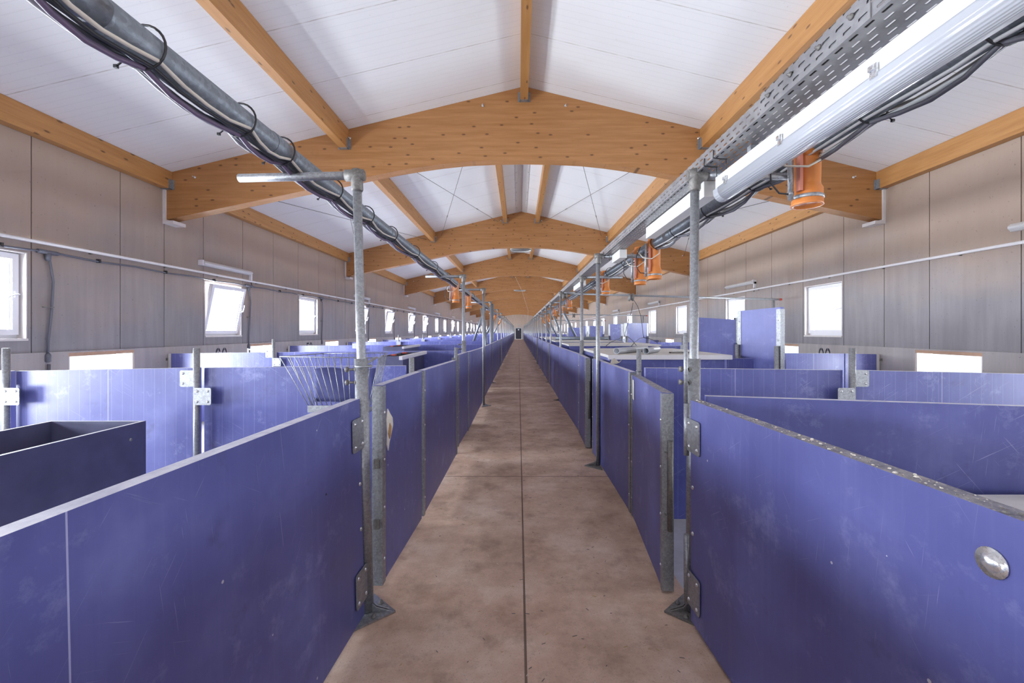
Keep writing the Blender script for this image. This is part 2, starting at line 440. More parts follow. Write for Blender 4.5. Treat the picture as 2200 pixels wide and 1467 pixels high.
    def dome(self, c, r, h, normal, mat=0):
        c = Vector(c); nz = Vector(normal).normalized()
        a = Vector((0, 0, 1)) if abs(nz.z) < .9 else Vector((1, 0, 0))
        u = (a - nz * a.dot(nz)).normalized(); w = nz.cross(u); vs, fs = [], []; n = 10
        for i in range(4):
            t = i / 3 * PI / 2.15
            for k in range(n):
                s = 2 * PI * k / n
                vs.append(c + (u * math.cos(s) + w * math.sin(s)) * r * math.cos(t) + nz * h * math.sin(t))
        for i in range(3):
            for k in range(n): fs.append((i * n + k, i * n + (k + 1) % n, (i + 1) * n + (k + 1) % n, (i + 1) * n + k))
        fs.append(tuple(3 * n + k for k in range(n)))
        return self.add(vs, fs, mat, True)
    def build(self, name, mats, parent=None, bevel=0):
        me = bpy.data.meshes.new(name)
        off = Vector((0, 0, 0))
        if parent is not None and not parent.get('_local'):
            off = Vector(parent.get('_org', (0, 0, 0)))
        me.from_pydata([tuple(Vector(p) - off) for p in self.v], [], self.f)
        for mm in (mats if isinstance(mats, (list, tuple)) else [mats]): me.materials.append(mm)
        me.polygons.foreach_set('material_index', self.m)
        me.polygons.foreach_set('use_smooth', self.s)
        me.update()
        o = bpy.data.objects.new(name, me); COL.objects.link(o)
        if parent is not None: o.parent = parent
        if bevel:
            bm = o.modifiers.new('soft_edge', 'BEVEL'); bm.width = bevel; bm.segments = 2; bm.limit_method = 'ANGLE'
        return o
ORG = {}
def tag(o, label, cat, group=None, kind=None):
    o['label'] = label; o['category'] = cat
    if group: o['group'] = group
    if kind: o['kind'] = kind
    return o
def thing(name, label, cat, loc=(0, 0, 0), rz=0.0, group=None, local=False, kind=None):
    o = bpy.data.objects.new(name, None); COL.objects.link(o)
    o.location = loc; o.rotation_euler = (0, 0, rz); o.empty_display_size = .1
    tag(o, label, cat, group, kind)
    if local: o['_local'] = 1
    else: o['_org'] = list(loc)
    return o
def sub_org(child, parent):
    """a part that has sub-parts keeps the builder's origin"""
    if parent.get('_local'): child['_local'] = 1
    else: child['_org'] = list(parent['_org'])
    return child
KIDS = {}
def kids(o):
    return [c for c in bpy.data.objects if c.parent == o]
def copy_tree(o, loc=None, label=None, ks=None):
    c = o.copy(); COL.objects.link(c)
    if loc is not None: c.location = loc
    if label: c['label'] = label
    for ch in (ks if ks is not None else kids(o)):
        p = ch.copy(); p.parent = c; COL.objects.link(p)
        for g in kids(ch):
            q = g.copy(); q.parent = p; COL.objects.link(q)
    return c
def struct(name, mb, mats, parent=None, bevel=0):
    o = mb.build(name, mats, parent, bevel)
    if parent is None: o['kind'] = 'structure'
    return o
ORDS = ('first second third fourth fifth sixth seventh eighth ninth tenth eleventh twelfth thirteenth fourteenth fifteenth sixteenth seventeenth '
        'eighteenth nineteenth twentieth twenty-first twenty-second twenty-third twenty-fourth twenty-fifth twenty-sixth twenty-seventh twenty-eighth '
        'twenty-ninth thirtieth').split()
SIDE = {-1: 'left', 1: 'right'}
def wx(px, Y): return (px - CX) / F_PX * Y
def wz(py, Y): return EYE - (py - CY) / F_PX * Y
# ------------------------------------------------------------------ setting: floor, walls, ceiling
struct('floor', MB().box(XL - .3, XR + .3, Y0 - .3, Y1 + .3, -.25, 0), M_FLOOR)

JOINTS = (0.0, .86, 1.97, 3.07, 4.19, 5.32, 6.44)
def holes_between(list_, w, a, b): return [y for y in list_ if y >= a - .02 and y + w <= b + .02]
def long_wall(side):
    xf = XL if side < 0 else XR
    def X(d0, d1):                                     # depth behind the inner face
        return (xf - d1, xf - d0) if side < 0 else (xf + d0, xf + d1)
    mb = MB()
    js = sorted([b + j for b in bays() for j in JOINTS if Y0 < b + j < Y1 - .05])
    edges = [Y0] + js + [Y1]
    zt = roof_z(xf) + .02; g = .006
    x0, x1 = X(0, .22); xb0, xb1 = X(.10, .30)
    for a, b in zip(edges[:-1], edges[1:]):
        a_, b_ = a + g, b - g
        hs = [y for y in WIN_Y if a - .15 <= y and y + WIN_W <= b + .15]
        if hs:
            y = hs[0]; wa, wb = max(y, a_ + .02), min(y + WIN_W, b_ - .02)
            mb.box(x0, x1, a_, b_, PLINTH, WZ0); mb.box(x0, x1, a_, b_, WZ1, zt)
            mb.box(x0, x1, a_, wa, WZ0, WZ1); mb.box(x0, x1, wb, b_, WZ0, WZ1)
        else:
            mb.box(x0, x1, a_, b_, PLINTH, zt)
    xj = X(.03, .20)
    for j in js: mb.box(*xj, j - g, j + g, PLINTH, zt, 1)
    # plinth with the low hatches
    p0, p1 = X(-.02, .24); cur = Y0
    for y in LOW_Y:
        mb.box(p0, p1, cur, y, 0, PLINTH, 2); mb.box(p0, p1, y, y + LOW_W, 0, LZ0, 2); mb.box(p0, p1, y, y + LOW_W, LZ1, PLINTH, 2); cur = y + LOW_W
    mb.box(p0, p1, cur, Y1, 0, PLINTH, 2)
    struct('wall_left' if side < 0 else 'wall_right', mb, [M_WALL, M_JOINT, M_PLINTH])
long_wall(-1); long_wall(1)

def gable(y0, y1, hole):
    mb = MB(); hx0, hx1, hz = hole; n = 0
    xs = [XL - .25]; x = RC - 5.5
    while x < XR: xs.append(x); x += 1.1
    xs.append(XR + .25)
    cuts = sorted(set([round(v, 3) for v in xs + [hx0, hx1, RC]]))
    for a, b in zip(cuts[:-1], cuts[1:]):
        zb = hz if (a >= hx0 - .001 and b <= hx1 + .001) else 0
        g = .005 if zb == 0 else 0
        za, zc = roof_z(a + g) + .03, roof_z(b - g) + .03
        mb.hexa([(a + g, y0, zb), (b - g, y0, zb), (a + g, y1, zb), (b - g, y1, zb), (a + g, y0, za), (b - g, y0, zc), (a + g, y1, za), (b - g, y1, zc)])
    return mb
DX0, DX1, DZ = -.56, .56, 2.02
w_end = gable(Y1, Y1 + .25, (DX0, DX1, DZ))
w_end.box(XL, XR, Y1 + .12, Y1 + .2, DZ + .02, 3.9, 1)
w_end.box(XL, XR, Y1 - .03, Y1 + .01, 3.02, 3.12, 0)
struct('wall_end', w_end, [M_WALL, M_JOINT])
struct('wall_back', gable(Y0 - .25, Y0, (-2.2, 2.4, 3.5)), [M_WALL])  # the opening is invented, to let the added fill lamp in
dmb = MB().box(DX0 + .02, DX1 - .02, Y1 + .05, Y1 + .11, .02, DZ - .02)
door = struct('door_1', dmb, M_DOOR)
MB().box(DX0 - .08, DX0, Y1 - .02, Y1 + .05, 0, DZ + .08).box(DX1, DX1 + .08, Y1 - .02, Y1 + .05, 0, DZ + .08).box(DX0, DX1, Y1 - .02, Y1 + .05, DZ, DZ + .08).build('door_frame', M_GALV, door)
MB().box(-.11, .11, Y1 + .035, Y1 + .055, 1.62, 1.82).build('door_sign', M_SIGN, door)
MB().box(.36, .46, Y1 + .0, Y1 + .055, .98, 1.02).build('door_handle', M_GALV, door)

cb = MB()
for s in (-1, 1):
    e = XL - .3 if s < 0 else XR + .3
    vs = []
    for zz in (0, .18):
        for y in (Y0 - .3, Y1 + .3):
            for x in ((e, RC) if s < 0 else (RC, e)):
                vs.append((x, y, roof_z(x) + zz))
    cb.hexa(vs)
struct('ceiling', cb, M_CEIL)
# white ridge flashing with screws
rf = MB()
for s in (-1, 1):
    a, b_ = (RC, RC + s * .17)
    vs = []
    for dz in (-.012, -.004):
        for y in (B0 + .2, Y1):
            for x in sorted((a, b_)): vs.append((x, y, roof_z(x) + dz))
    rf.hexa(vs)
    y = B0 + .6
    while y < 30:
        rf.box(RC + s * .15 - .008, RC + s * .15 + .008, y - .008, y + .008, roof_z(RC + .15) - .018, roof_z(RC + .15) - .008, 1)
        y += .75
struct('trim_ridge', rf, [M_WHITE, M_DARKST])

# ------------------------------------------------------------------ windows
TILTED_L = {4, 6, 7, 8, 9, 12, 15, 16, 19}      # counted along the left wall, window 1 is just before the frame
def window(n, side, y, tilt):
    xf = XL if side < 0 else XR
    s = -side                                       # towards the room
    xo = xf + (-.17 if side < 0 else .17)           # outer face plane of frame
    def bx(mb, d0, d1, ya, yb, za, zb, mat=0):      # depth measured from xo into the room
        a, b_ = sorted((xo + s * d0, xo + s * d1)); mb.box(a, b_, ya, yb, za, zb, mat)
    f = MB(); fw = .05
    ya, yb, za, zb = y, y + WIN_W, WZ0, WZ1
    bx(f, 0, .06, ya, ya + fw, za, zb); bx(f, 0, .06, yb - fw, yb, za, zb)
    bx(f, 0, .06, ya + fw, yb - fw, za, za + fw); bx(f, 0, .06, ya + fw, yb - fw, zb - fw, zb)
    root = struct('window_%d' % n, f, M_PVC)
    root['_org'] = (0, 0, 0)
    if y > 3: root['label'] = 'white window in the %s wall, %s' % (SIDE[side], 'tilted inwards' if tilt else 'closed')
    lining = MB()
    a, b_ = sorted((xo + s * .061, xf - s * .002))
    lining.box(a, b_, ya, ya + .012, za, zb).box(a, b_, yb - .012, yb, za, zb).box(a, b_, ya + .012, yb - .012, zb - .012, zb)
    lining.build('reveal', M_RENDER, root)
    sl = MB(); a, b_ = sorted((xo + s * .061, xf + s * .012)); sl.box(a, b_, ya, yb, za - .022, za + .004); sl.build('window_sill', M_RENDER, root)
    # the opening sash hangs from its bottom edge
    piv = (xo + s * .065, y + WIN_W / 2, za + .045)
    o = bpy.data.objects.new('sash', None)
    sm = MB(); W, H, q = WIN_W - .07, WZ1 - WZ0 - .07, .062
    def sx(mb, d0, d1, ya, yb, za, zb):
        a, b_ = sorted((s * d0, s * d1)); mb.box(a, b_, ya, yb, za, zb)
    sx(sm, -.02, .045, -W / 2, -W / 2 + q, 0, H); sx(sm, -.02, .045, W / 2 - q, W / 2, 0, H)
    sx(sm, -.02, .045, -W / 2 + q, W / 2 - q, 0, q); sx(sm, -.02, .045, -W / 2 + q, W / 2 - q, H - q, H)
    sx(sm, .008, .018, -W / 2 + q, -W / 2 + q + .018, q, H - q); sx(sm, .008, .018, W / 2 - q - .018, W / 2 - q, q, H - q)
    sash = sm.build('sash', M_PVC, None)
    sash.parent = root; sash.location = piv
    if tilt: sash.rotation_euler = (0, s * math.radians(11.5), 0)
    sash['_local'] = 1
    pm = MB(); sx(pm, .004, .010, -W / 2 + q - .006, W / 2 - q + .006, q - .006, H - q + .006); pm.build('pane', M_GLASS, sash)
    hm = MB(); hy = (W / 2 - q / 2) if side < 0 else -(W / 2 - q / 2)
    sx(hm, .045, .056, hy - .014, hy + .014, H / 2 - .035, H / 2 + .035)
    hm.tube((s * .056, hy, H / 2), (s * .092, hy, H / 2), .010, 8)
    if tilt: hm.sweep([(s * .088, hy, H / 2), (s * .094, hy, H / 2 + .06), (s * .092, hy, H / 2 + .13)], .009, 8)
    else: hm.sweep([(s * .088, hy, H / 2), (s * .094, hy - .05 * -side, H / 2 - .01), (s * .090, hy + .12 * side, H / 2 - .04)], .009, 8)
    hm.build('handle', M_PVC, sash)
for i, y in enumerate(WIN_Y):
    window(i + 1, -1, y, i in TILTED_L)
for i, y in enumerate(WIN_Y):
    window(len(WIN_Y) + i + 1, 1, y, False)
def low_hatch(n, side, y):
    xf = XL if side < 0 else XR; s = -side
    def bx(mb, d0, d1, ya, yb, za, zb, mat=0):
        a, b_ = sorted((xf - s * d0, xf - s * d1)); mb.box(a, b_, ya, yb, za, zb, mat)
    f = MB(); bx(f, -.018, .20, y, y + LOW_W, LZ1 - .045, LZ1, 0)
    root = struct('window_%d' % n, f, M_TAN); root['_org'] = (0, 0, 0)
    if y > 3: root['label'] = 'low curtained opening in the %s plinth' % SIDE[side]
    j = MB(); bx(j, -.01, .19, y, y + .02, LZ0, LZ1 - .045); bx(j, -.01, .19, y + LOW_W - .02, y + LOW_W, LZ0, LZ1 - .045); bx(j, -.01, .19, y + .02, y + LOW_W - .02, LZ0, LZ0 + .02)
    j.build('reveal', M_RENDER, root)
    p = MB(); bx(p, .15, .156, y + .02, y + LOW_W - .02, LZ0 + .02, LZ1 - .045); p.build('pane', M_GLASS, root)
k = 2 * len(WIN_Y)
for i, y in enumerate(LOW_Y):
    low_hatch(k + 1 + i, -1, y)
for i, y in enumerate(LOW_Y):
    low_hatch(k + 1 + len(LOW_Y) + i, 1, y)

# ------------------------------------------------------------------ portal beams, purlins, braces
ARCH = [(0, 4.21), (.47, 4.203), (.93, 4.18), (1.30, 4.142), (1.67, 4.09), (2.05, 4.027), (2.4, 3.955), (2.8, 3.868), (3.16, 3.788), (4.6, 3.487), (5.735, 3.25)]
bt = .20
def make_beam():
    half = ARCH
    poly = [(-d, z) for d, z in reversed(half)] + [(d, z) for d, z in half[1:]]
    poly += [(5.735, RIDGE - SLOPE * 5.735 - .002), (0, RIDGE - .002), (-5.735, RIDGE - SLOPE * 5.735 - .002)]
    n = len(poly); o = MB(); low = list(range(2 * len(half) - 1))
    vs = [(x, 0, z) for x, z in poly] + [(x, bt, z) for x, z in poly]
    fs = []
    nl = len(low); R_, A_, L_ = nl, nl + 1, nl + 2
    mid = len(half) - 1
    for i in range(nl - 1):                       # front and back split into quads up to the roof line
        pass
    tops = []
    for i in low:
        x = poly[i][0]; tops.append((x, RIDGE - SLOPE * abs(x) - .002))
    vs = [(x, 0, z) for x, z in [poly[i] for i in low]] + [(x, 0, z) for x, z in tops] + [(x, bt, z) for x, z in [poly[i] for i in low]] + [(x, bt, z) for x, z in tops]
    for i in range(nl - 1):
        fs.append((i, i + 1, nl + i + 1, nl + i)); fs.append((2 * nl + i + 1, 2 * nl + i, 3 * nl + i, 3 * nl + i + 1))
        fs.append((i + 1, i, 2 * nl + i, 2 * nl + i + 1)); fs.append((nl + i, nl + i + 1, 3 * nl + i + 1, 3 * nl + i))
    fs.append((0, nl, 3 * nl, 2 * nl)); fs.append((nl - 1, 3 * nl - 1, 4 * nl - 1, 2 * nl - 1))
    o.add(vs, fs)
    return o
root = thing('portal_beam', '', 'beam', (RC, B0, 0), local=True, kind='thing')
make_beam().build('glulam_arch', M_GLULAM, root)
for s in (-1, 1):
    MB().box(s * 5.735 - .035, s * 5.735 + .035, -.03, bt + .03, 3.20, 3.96).box(s * 5.66 - .09, s * 5.66 + .09, -.03, bt + .03, 3.185, 3.235).build('wall_shoe', M_RENDER, root)
for s in (-1, 1):
    for d, z in ((.66, 5.07), (5.25, 3.93), (2.78, 4.55)):
        bo = MB(); bo.dome((s * d, -.001, z), .022, .02, (0, -1, 0)); bo.tube((s * d, -.05, z), (s * d, 0, z), .009, 8)
        bo.build('bolt', M_ALU, root)
ks = kids(root)
beam_names = []
i = 0; y = B0
while y < Y1 - 2:
    lab = ['nearest arched glulam beam, spanning wall to wall over the first posts', 'second arched glulam beam, in front of the round exhaust ring'][i] if i < 2 else '%s arched glulam beam counted from the camera' % ORDS[i]
    if i == 0: root['label'] = lab; root['group'] = 'arched roof beams'
    else: copy_tree(root, (RC, y, 0), lab, ks if i < 3 else [q for q in ks if not q.name.startswith('bolt')])
    i += 1; y += BAY

def purlin(x, ya, yb, w, h, label, hanger_near, hanger_far, top=None):
    r = thing('roof_purlin', label, 'purlin', (x, ya, 0), group='roof purlins', local=True, kind='thing')
    n = 1
    zt = [roof_z(x - w / 2) - .004, roof_z(x + w / 2) - .004] if top is None else [top, top]
    zb = min(zt) - h; ln = yb - ya
    MB().hexa([(-w / 2, 0, zb), (w / 2, 0, zb), (-w / 2, ln, zb), (w / 2, ln, zb), (-w / 2, 0, zt[0]), (w / 2, 0, zt[1]), (-w / 2, ln, zt[0]), (w / 2, ln, zt[1])]).build('timber', M_PURLIN, r)
    def hang(yy):
        m_ = MB(); t = .007
        m_.box(-w / 2 - t, -w / 2, yy, yy + .07, zb - t, zb + .15).box(w / 2, w / 2 + t, yy, yy + .07, zb - t, zb + .15).box(-w / 2 - t, w / 2 + t, yy, yy + .07, zb - t, zb)
        m_.box(-w / 2 - .04, -w / 2 - t, yy + (.065 if yy > 1 else 0), yy + (.07 if yy > 1 else .005), zb - t, zb + .15).box(w / 2 + t, w / 2 + .04, yy + (.065 if yy > 1 else 0), yy + (.07 if yy > 1 else .005), zb - t, zb + .15)
        m_.build('hanger', M_GALV, r)
    if hanger_far: hang(ln - .071)
    if hanger_near: hang(.001)
b = B0 - BAY; i = 0
while b < Y1 - 1:
    ya = Y0 if i == 0 else b + bt + .002
    yb = min(b + BAY - .002, Y1)
    bay = 'in the bay over the camera' if i == 0 else 'in the %s bay behind the nearest beam' % ORDS[i - 1]
    nh = i > 0; fh = yb < Y1 - .1
    for s in (-1, 1):
        purlin(RC + s * 5.67, ya, yb, .12, .25, '%s eave purlin %s' % (SIDE[s], bay), nh, fh)
        purlin(RC + s * 2.86, ya, yb, .12, .29, '%s mid-slope purlin %s' % (SIDE[s], bay), nh, fh)
    if i == 0: purlin(RC, ya, yb, .12, .23, 'single ridge purlin in the bay over the camera', nh, fh)
    else:
        for s in (-1, 1): purlin(RC + s * .52, ya, yb, .12, .24, '%s ridge purlin of the pair %s' % (SIDE[s], bay), nh, fh)
    b += BAY; i += 1

ya, yb = B0 + bt, B0 + BAY
def brace(x0, y0, x1, y1, label):
    MBx = MB(); z0, z1 = roof_z(x0) - .16, roof_z(x1) - .16
    MBx.tube((x0, y0, z0), (x1, y1, z1), .006, 6); t = .72
    p = [x0 + (x1 - x0) * t, y0 + (y1 - y0) * t, z0 + (z1 - z0) * t]; q = [p[0] + (x1 - x0) * .02, p[1] + (y1 - y0) * .02, p[2] + (z1 - z0) * .02]
    MBx.tube(p, q, .011, 8)
    tag(MBx.build('brace_rod', M_DARKST), label, 'brace rod', 'crossed roof brace rods')
for s in (-1, 1):
    n_ = SIDE[s]
    brace(RC + s * .75, ya, RC + s * 2.6, yb, 'thin rod from near the ridge out to the %s mid purlin behind the nearest beam' % n_)
    brace(RC + s * 2.6, ya, RC + s * .75, yb, 'thin rod from the %s mid purlin in to the ridge behind the nearest beam' % n_)
    brace(RC + s * 3.1, ya, RC + s * 5.3, yb, 'thin rod from the %s mid purlin out to the eave behind the nearest beam' % n_)
    brace(RC + s * 5.3, ya, RC + s * 3.1, yb, 'thin rod from the %s eave in to the mid purlin behind the nearest beam' % n_)

# exhaust rings hanging at the ridge
def exhaust(y, zc, r, label):
    o = thing('exhaust_ring', label, 'vent', (RC, y, zc), local=True, group='round ridge vents', kind='thing')
    MB().pipe((0, 0, 0), (0, 0, RIDGE - zc - .125), r, .02, 28).build('duct', M_WHITE, o)
    MB().torus((0, 0, 0), r, .018, (0, 0, 1), 28, 6).build('collar', M_DARKST, o)
    MB().lathe((0, 0, .03), [(r - .03, 0), (r - .03, .02)], 28).build('interior_shade', M_DARKST, o)  # dark disc standing in for the shaded inside of the duct
    sp = MB()
    for k in range(3):
        a = k * PI / 3; sp.tube((-r * math.cos(a), -r * math.sin(a), .05), (r * math.cos(a), r * math.sin(a), .05), .008, 6)
    sp.build('guard', M_DARKST, o)
exhaust(17.3, 4.70, .42, 'round dark-rimmed exhaust duct hanging just behind the second beam')
exhaust(32.0, 4.46, .43, 'smaller-looking round exhaust duct hanging deep in the hall near the ridge')
tag(MB().sweep([(-.17, 21.6, 4.19), (.2, 26, 3.9), (.9, 40, 3.35), (.93, 45.2, 2.33)], .006, 5).build('pull_cord', M_CREAM), 'thin pale cord slung diagonally under the far beams', 'cord')

# ------------------------------------------------------------------ wall services
def strip_light(side, ya, label):
    xf = XL if side < 0 else XR; s = -side; z = 2.69
    o = thing('strip_light', label, 'light', (xf, ya, z), local=True, group='strip lights on the long walls')
    a, b_ = sorted((0, s * .05)); MB().box(a, b_, .03, 1.44, -.045, .045).build('housing', M_WHITE, o)
    d = MB(); n = 9; pts = [(s * (.05 + .045 * math.sin(t * PI / (n - 1))), -.045 + .09 * t / (n - 1)) for t in range(n)]
    d.prism(pts, 'y', .04, 1.43); d.build('diffuser', M_WHITE, o)
    a, b_ = sorted((0, s * .085)); MB().box(a, b_, 0, .03, -.048, .048).build('end_cap', M_PVC, o)
    yy = 1.44 if side < 0 else .0
    a, b_ = sorted((0, s * .05)); MB().box(a, b_, yy, yy + .04, -.15, .0).build('junction_box', M_PVC, o)
    MB().sweep([(s * .03, yy + .02, -.15), (s * .03, yy + .03, -.2), (s * .03, yy + .05, -.24)], .008, 6).build('lead', M_BLACK, o)
k = 0
b = B0 - BAY
for n_, ya in enumerate([7.63 + BAY * j for j in range(10)]):
    strip_light(-1, ya, '%s long white strip light on the left wall above the pale pipe' % ORDS[n_])
for n_, ya in enumerate([3.65] + [10.62 + BAY * j for j in range(9)]):
    strip_light(1, ya, '%s long white strip light on the right wall above the pale pipe' % ORDS[n_])

def wall_pipe(side, z, label):
    xf = XL if side < 0 else XR; s = -side; x = xf + s * .045
    o = thing('wall_pipe', label, 'pipe', (x, Y0, z))
    MB().tube((x, Y0 + .02, z), (x, Y1 - .02, z), .021, 10).build('tube', M_RAIL, o)
    y = Y0 + .5; m_ = MB(); c = MB()
    while y < Y1:
        m_.box(*sorted((xf, x - s * .01)), y - .012, y + .012, z - .03, z + .03)
        if int(y * 2) % 5 == 0: c.tube((x, y + .3, z), (x, y + .38, z), .026, 10)
        y += 1.2
    m_.build('pipe_clip', M_DARKST, o); c.build('coupling', M_RAIL, o)
wall_pipe(-1, 2.52, 'pale horizontal pipe running the whole left wall above the windows')
wall_pipe(1, 2.50, 'pale horizontal pipe running the whole right wall above the windows')
# grey cable run below the left pipe, one continuous thing with clips, and a drop beside each window
x = XL + .03; z = 2.425
o = thing('cable_run', 'dark grey cable run clipped under the pale pipe on the left wall', 'cable', (x, Y0, z))
pts = []; y = Y0 + .05; k = 0
while y < Y1 - .1:
    pts.append((x, y, z - .018 * (k % 2))); y += .55; k += 1
MB().sweep(pts, .0125, 6).build('cable', M_COND, o)
y = 3.6
while y < 40:
    MB().box(XL, XL + .048, y - .012, y + .012, z - .032, z + .016).build('cable_clip', M_BLACK, o); y += 1.1
def drop(y, n_):
    o = thing('conduit_drop', '%s grey conduit running down the left wall beside a window' % ORDS[n_], 'conduit', (x, y, z), group='conduit drops on the left wall', local=True)
    MB().sweep([(0, 0, -.03), (.004, .02, -.12), (.004, .055, -.35), (.0, .04, -.7), (-.004, .01, -1.05), (0, 0, -1.22)], .0125, 8).build('hose', M_COND, o)
    MB().tube((0, -.11, -.005), (0, .11, -.005), .026, 8).lathe((0, 0, -.11), [(.016, 0), (.028, .02), (.030, .09)], 8).build('tee_joint', M_COND, o)
    MB().lathe((.0, 0, -1.32), [(.017, 0), (.03, .012), (.03, .085), (.017, .11)], 8).build('lower_joint', M_COND, o)
    MB().tube((0.012, 0, -1.34), (.012, 0, -2.0), .015, 8).build('riser', M_COND, o)
    MB().box(-.02, .03, -.045, .045, -.665, -.655).box(.0, .04, -.05, .05, -1.50, -1.49).build('clamp', M_DARKST, o)
n_ = 0
for y in WIN_Y[3:18]:
    drop(y + WIN_W + .19, n_); n_ += 1
# ------------------------------------------------------------------ aisle posts
def aisle_post(side, x, y, label, sleeve=False, arm=.55, lean=0.0, near=False, plate=True):
    o = thing('aisle_post', label, 'post', (x, y, 0), local=True, group='galvanised posts along the aisle')
    s = side; r = .0225; top = 2.32
    o.rotation_euler.y = lean
    MB().tube((0, 0, .012), (0, 0, 2.29), r, 16).build('tube', M_GALV, o)
    if sleeve:
        MB().pipe((0, 0, .014), (0, 0, 1.335), .0335, .009, 18).build('sleeve', M_GALV, o)
        if near:
            for z in (1.33 - .05, 1.33 - .118):
                b_ = MB(); d = -1
                b_.tube((d * .030, -.012, z), (d * .075, -.012, z), .006, 8); b_.lathe((d * .030, -.012, z), [(.0, 0), (.015, 0), (.015, .008), (0, .008)], 6, 'x')
                b_.lathe((d * .075, -.012, z), [(.014, -.005), (.016, 0), (.016, .007), (.010, .011)], 6, 'x')
                b_.build('clamp_bolt', M_DARKST, o)
    if arm:
        e = MB(); e.lathe((0, 0, 2.215), [(.026, 0), (.030, .01), (.030, .085), (.026, .115)], 16); e.tube((-s * .038, 0, 2.300), (s * .06, 0, 2.300), .030, 16)
        e.tube((-s * .040, 0, 2.300), (-s * .036, 0, 2.300), .022, 12)
        e.build('tee_fitting', M_DARKST, o)
        MB().pipe((s * .05, 0, 2.300), (s * arm, 0, 2.300), .0215, .004, 16).build('arm', M_GALV, o)
    if plate:
        a = -s
        m_ = MB().prism([(a * .15, -.005), (-a * .02, .155), (-a * .02, -.155)], 'z', 0.0, .010)
        for q in (-1, 1):
            m_.hexa([(a * .03, q * .004, .01), (a * .12, q * .004, .01), (a * .03, q * .012, .01), (a * .12, q * .012, .01), (a * .026, q * .004, .055), (a * .05, q * .004, .03), (a * .026, q * .012, .055), (a * .05, q * .012, .03)])
        m_.build('base_plate', M_DARKST if side > 0 else M_GALV, o)
        if near:
            for q in (-1, 1):
                MB().lathe((a * .055, q * .058, .010), [(.014, 0), (.014, .004), (.008, .004), (.008, .016), (.004, .018)], 6).build('anchor_bolt', M_DARKST, o)
    return o
LP = [(2.28, -.797, True), (6.5, -.825, True), (8.57, -.690, False), (12.4, -.80, False), (16.7, -.80, False), (20.2, -.80, False)]
y = 23.8
while y < 76: LP.append((y, -.80, False)); y += 3.6
for i, (y, x, sl) in enumerate(LP):
    lab = ('%s galvanised post with a side arm on the left edge of the aisle' % ORDS[i]) if i else 'nearest galvanised post on the left, its arm carrying the big grey pipe'
    aisle_post(-1, x, y, lab, sl, .57 if i else .62, -.0235 if i == 0 else 0, i < 2, i != 1)
RP = [(2.28, .915, True), (4.75, .872, False), (6.6, .965, True), (9.26, .90, False), (12.5, .93, False), (14.5, .93, False), (17.2, .93, False)]
y = 20.0
while y < 76: RP.append((y, .93, False)); y += 2.7 if y < 36 else 3.6
for i, (y, x, sl) in enumerate(RP):
    lab = ('%s galvanised post with a side arm on the right edge of the aisle' % ORDS[i]) if i else 'nearest galvanised post on the right, under the end of the big lamp'
    aisle_post(1, x, y, lab, sl, .62 if i != 3 else .3, .006 if i == 0 else 0, i == 0, i not in (2,))

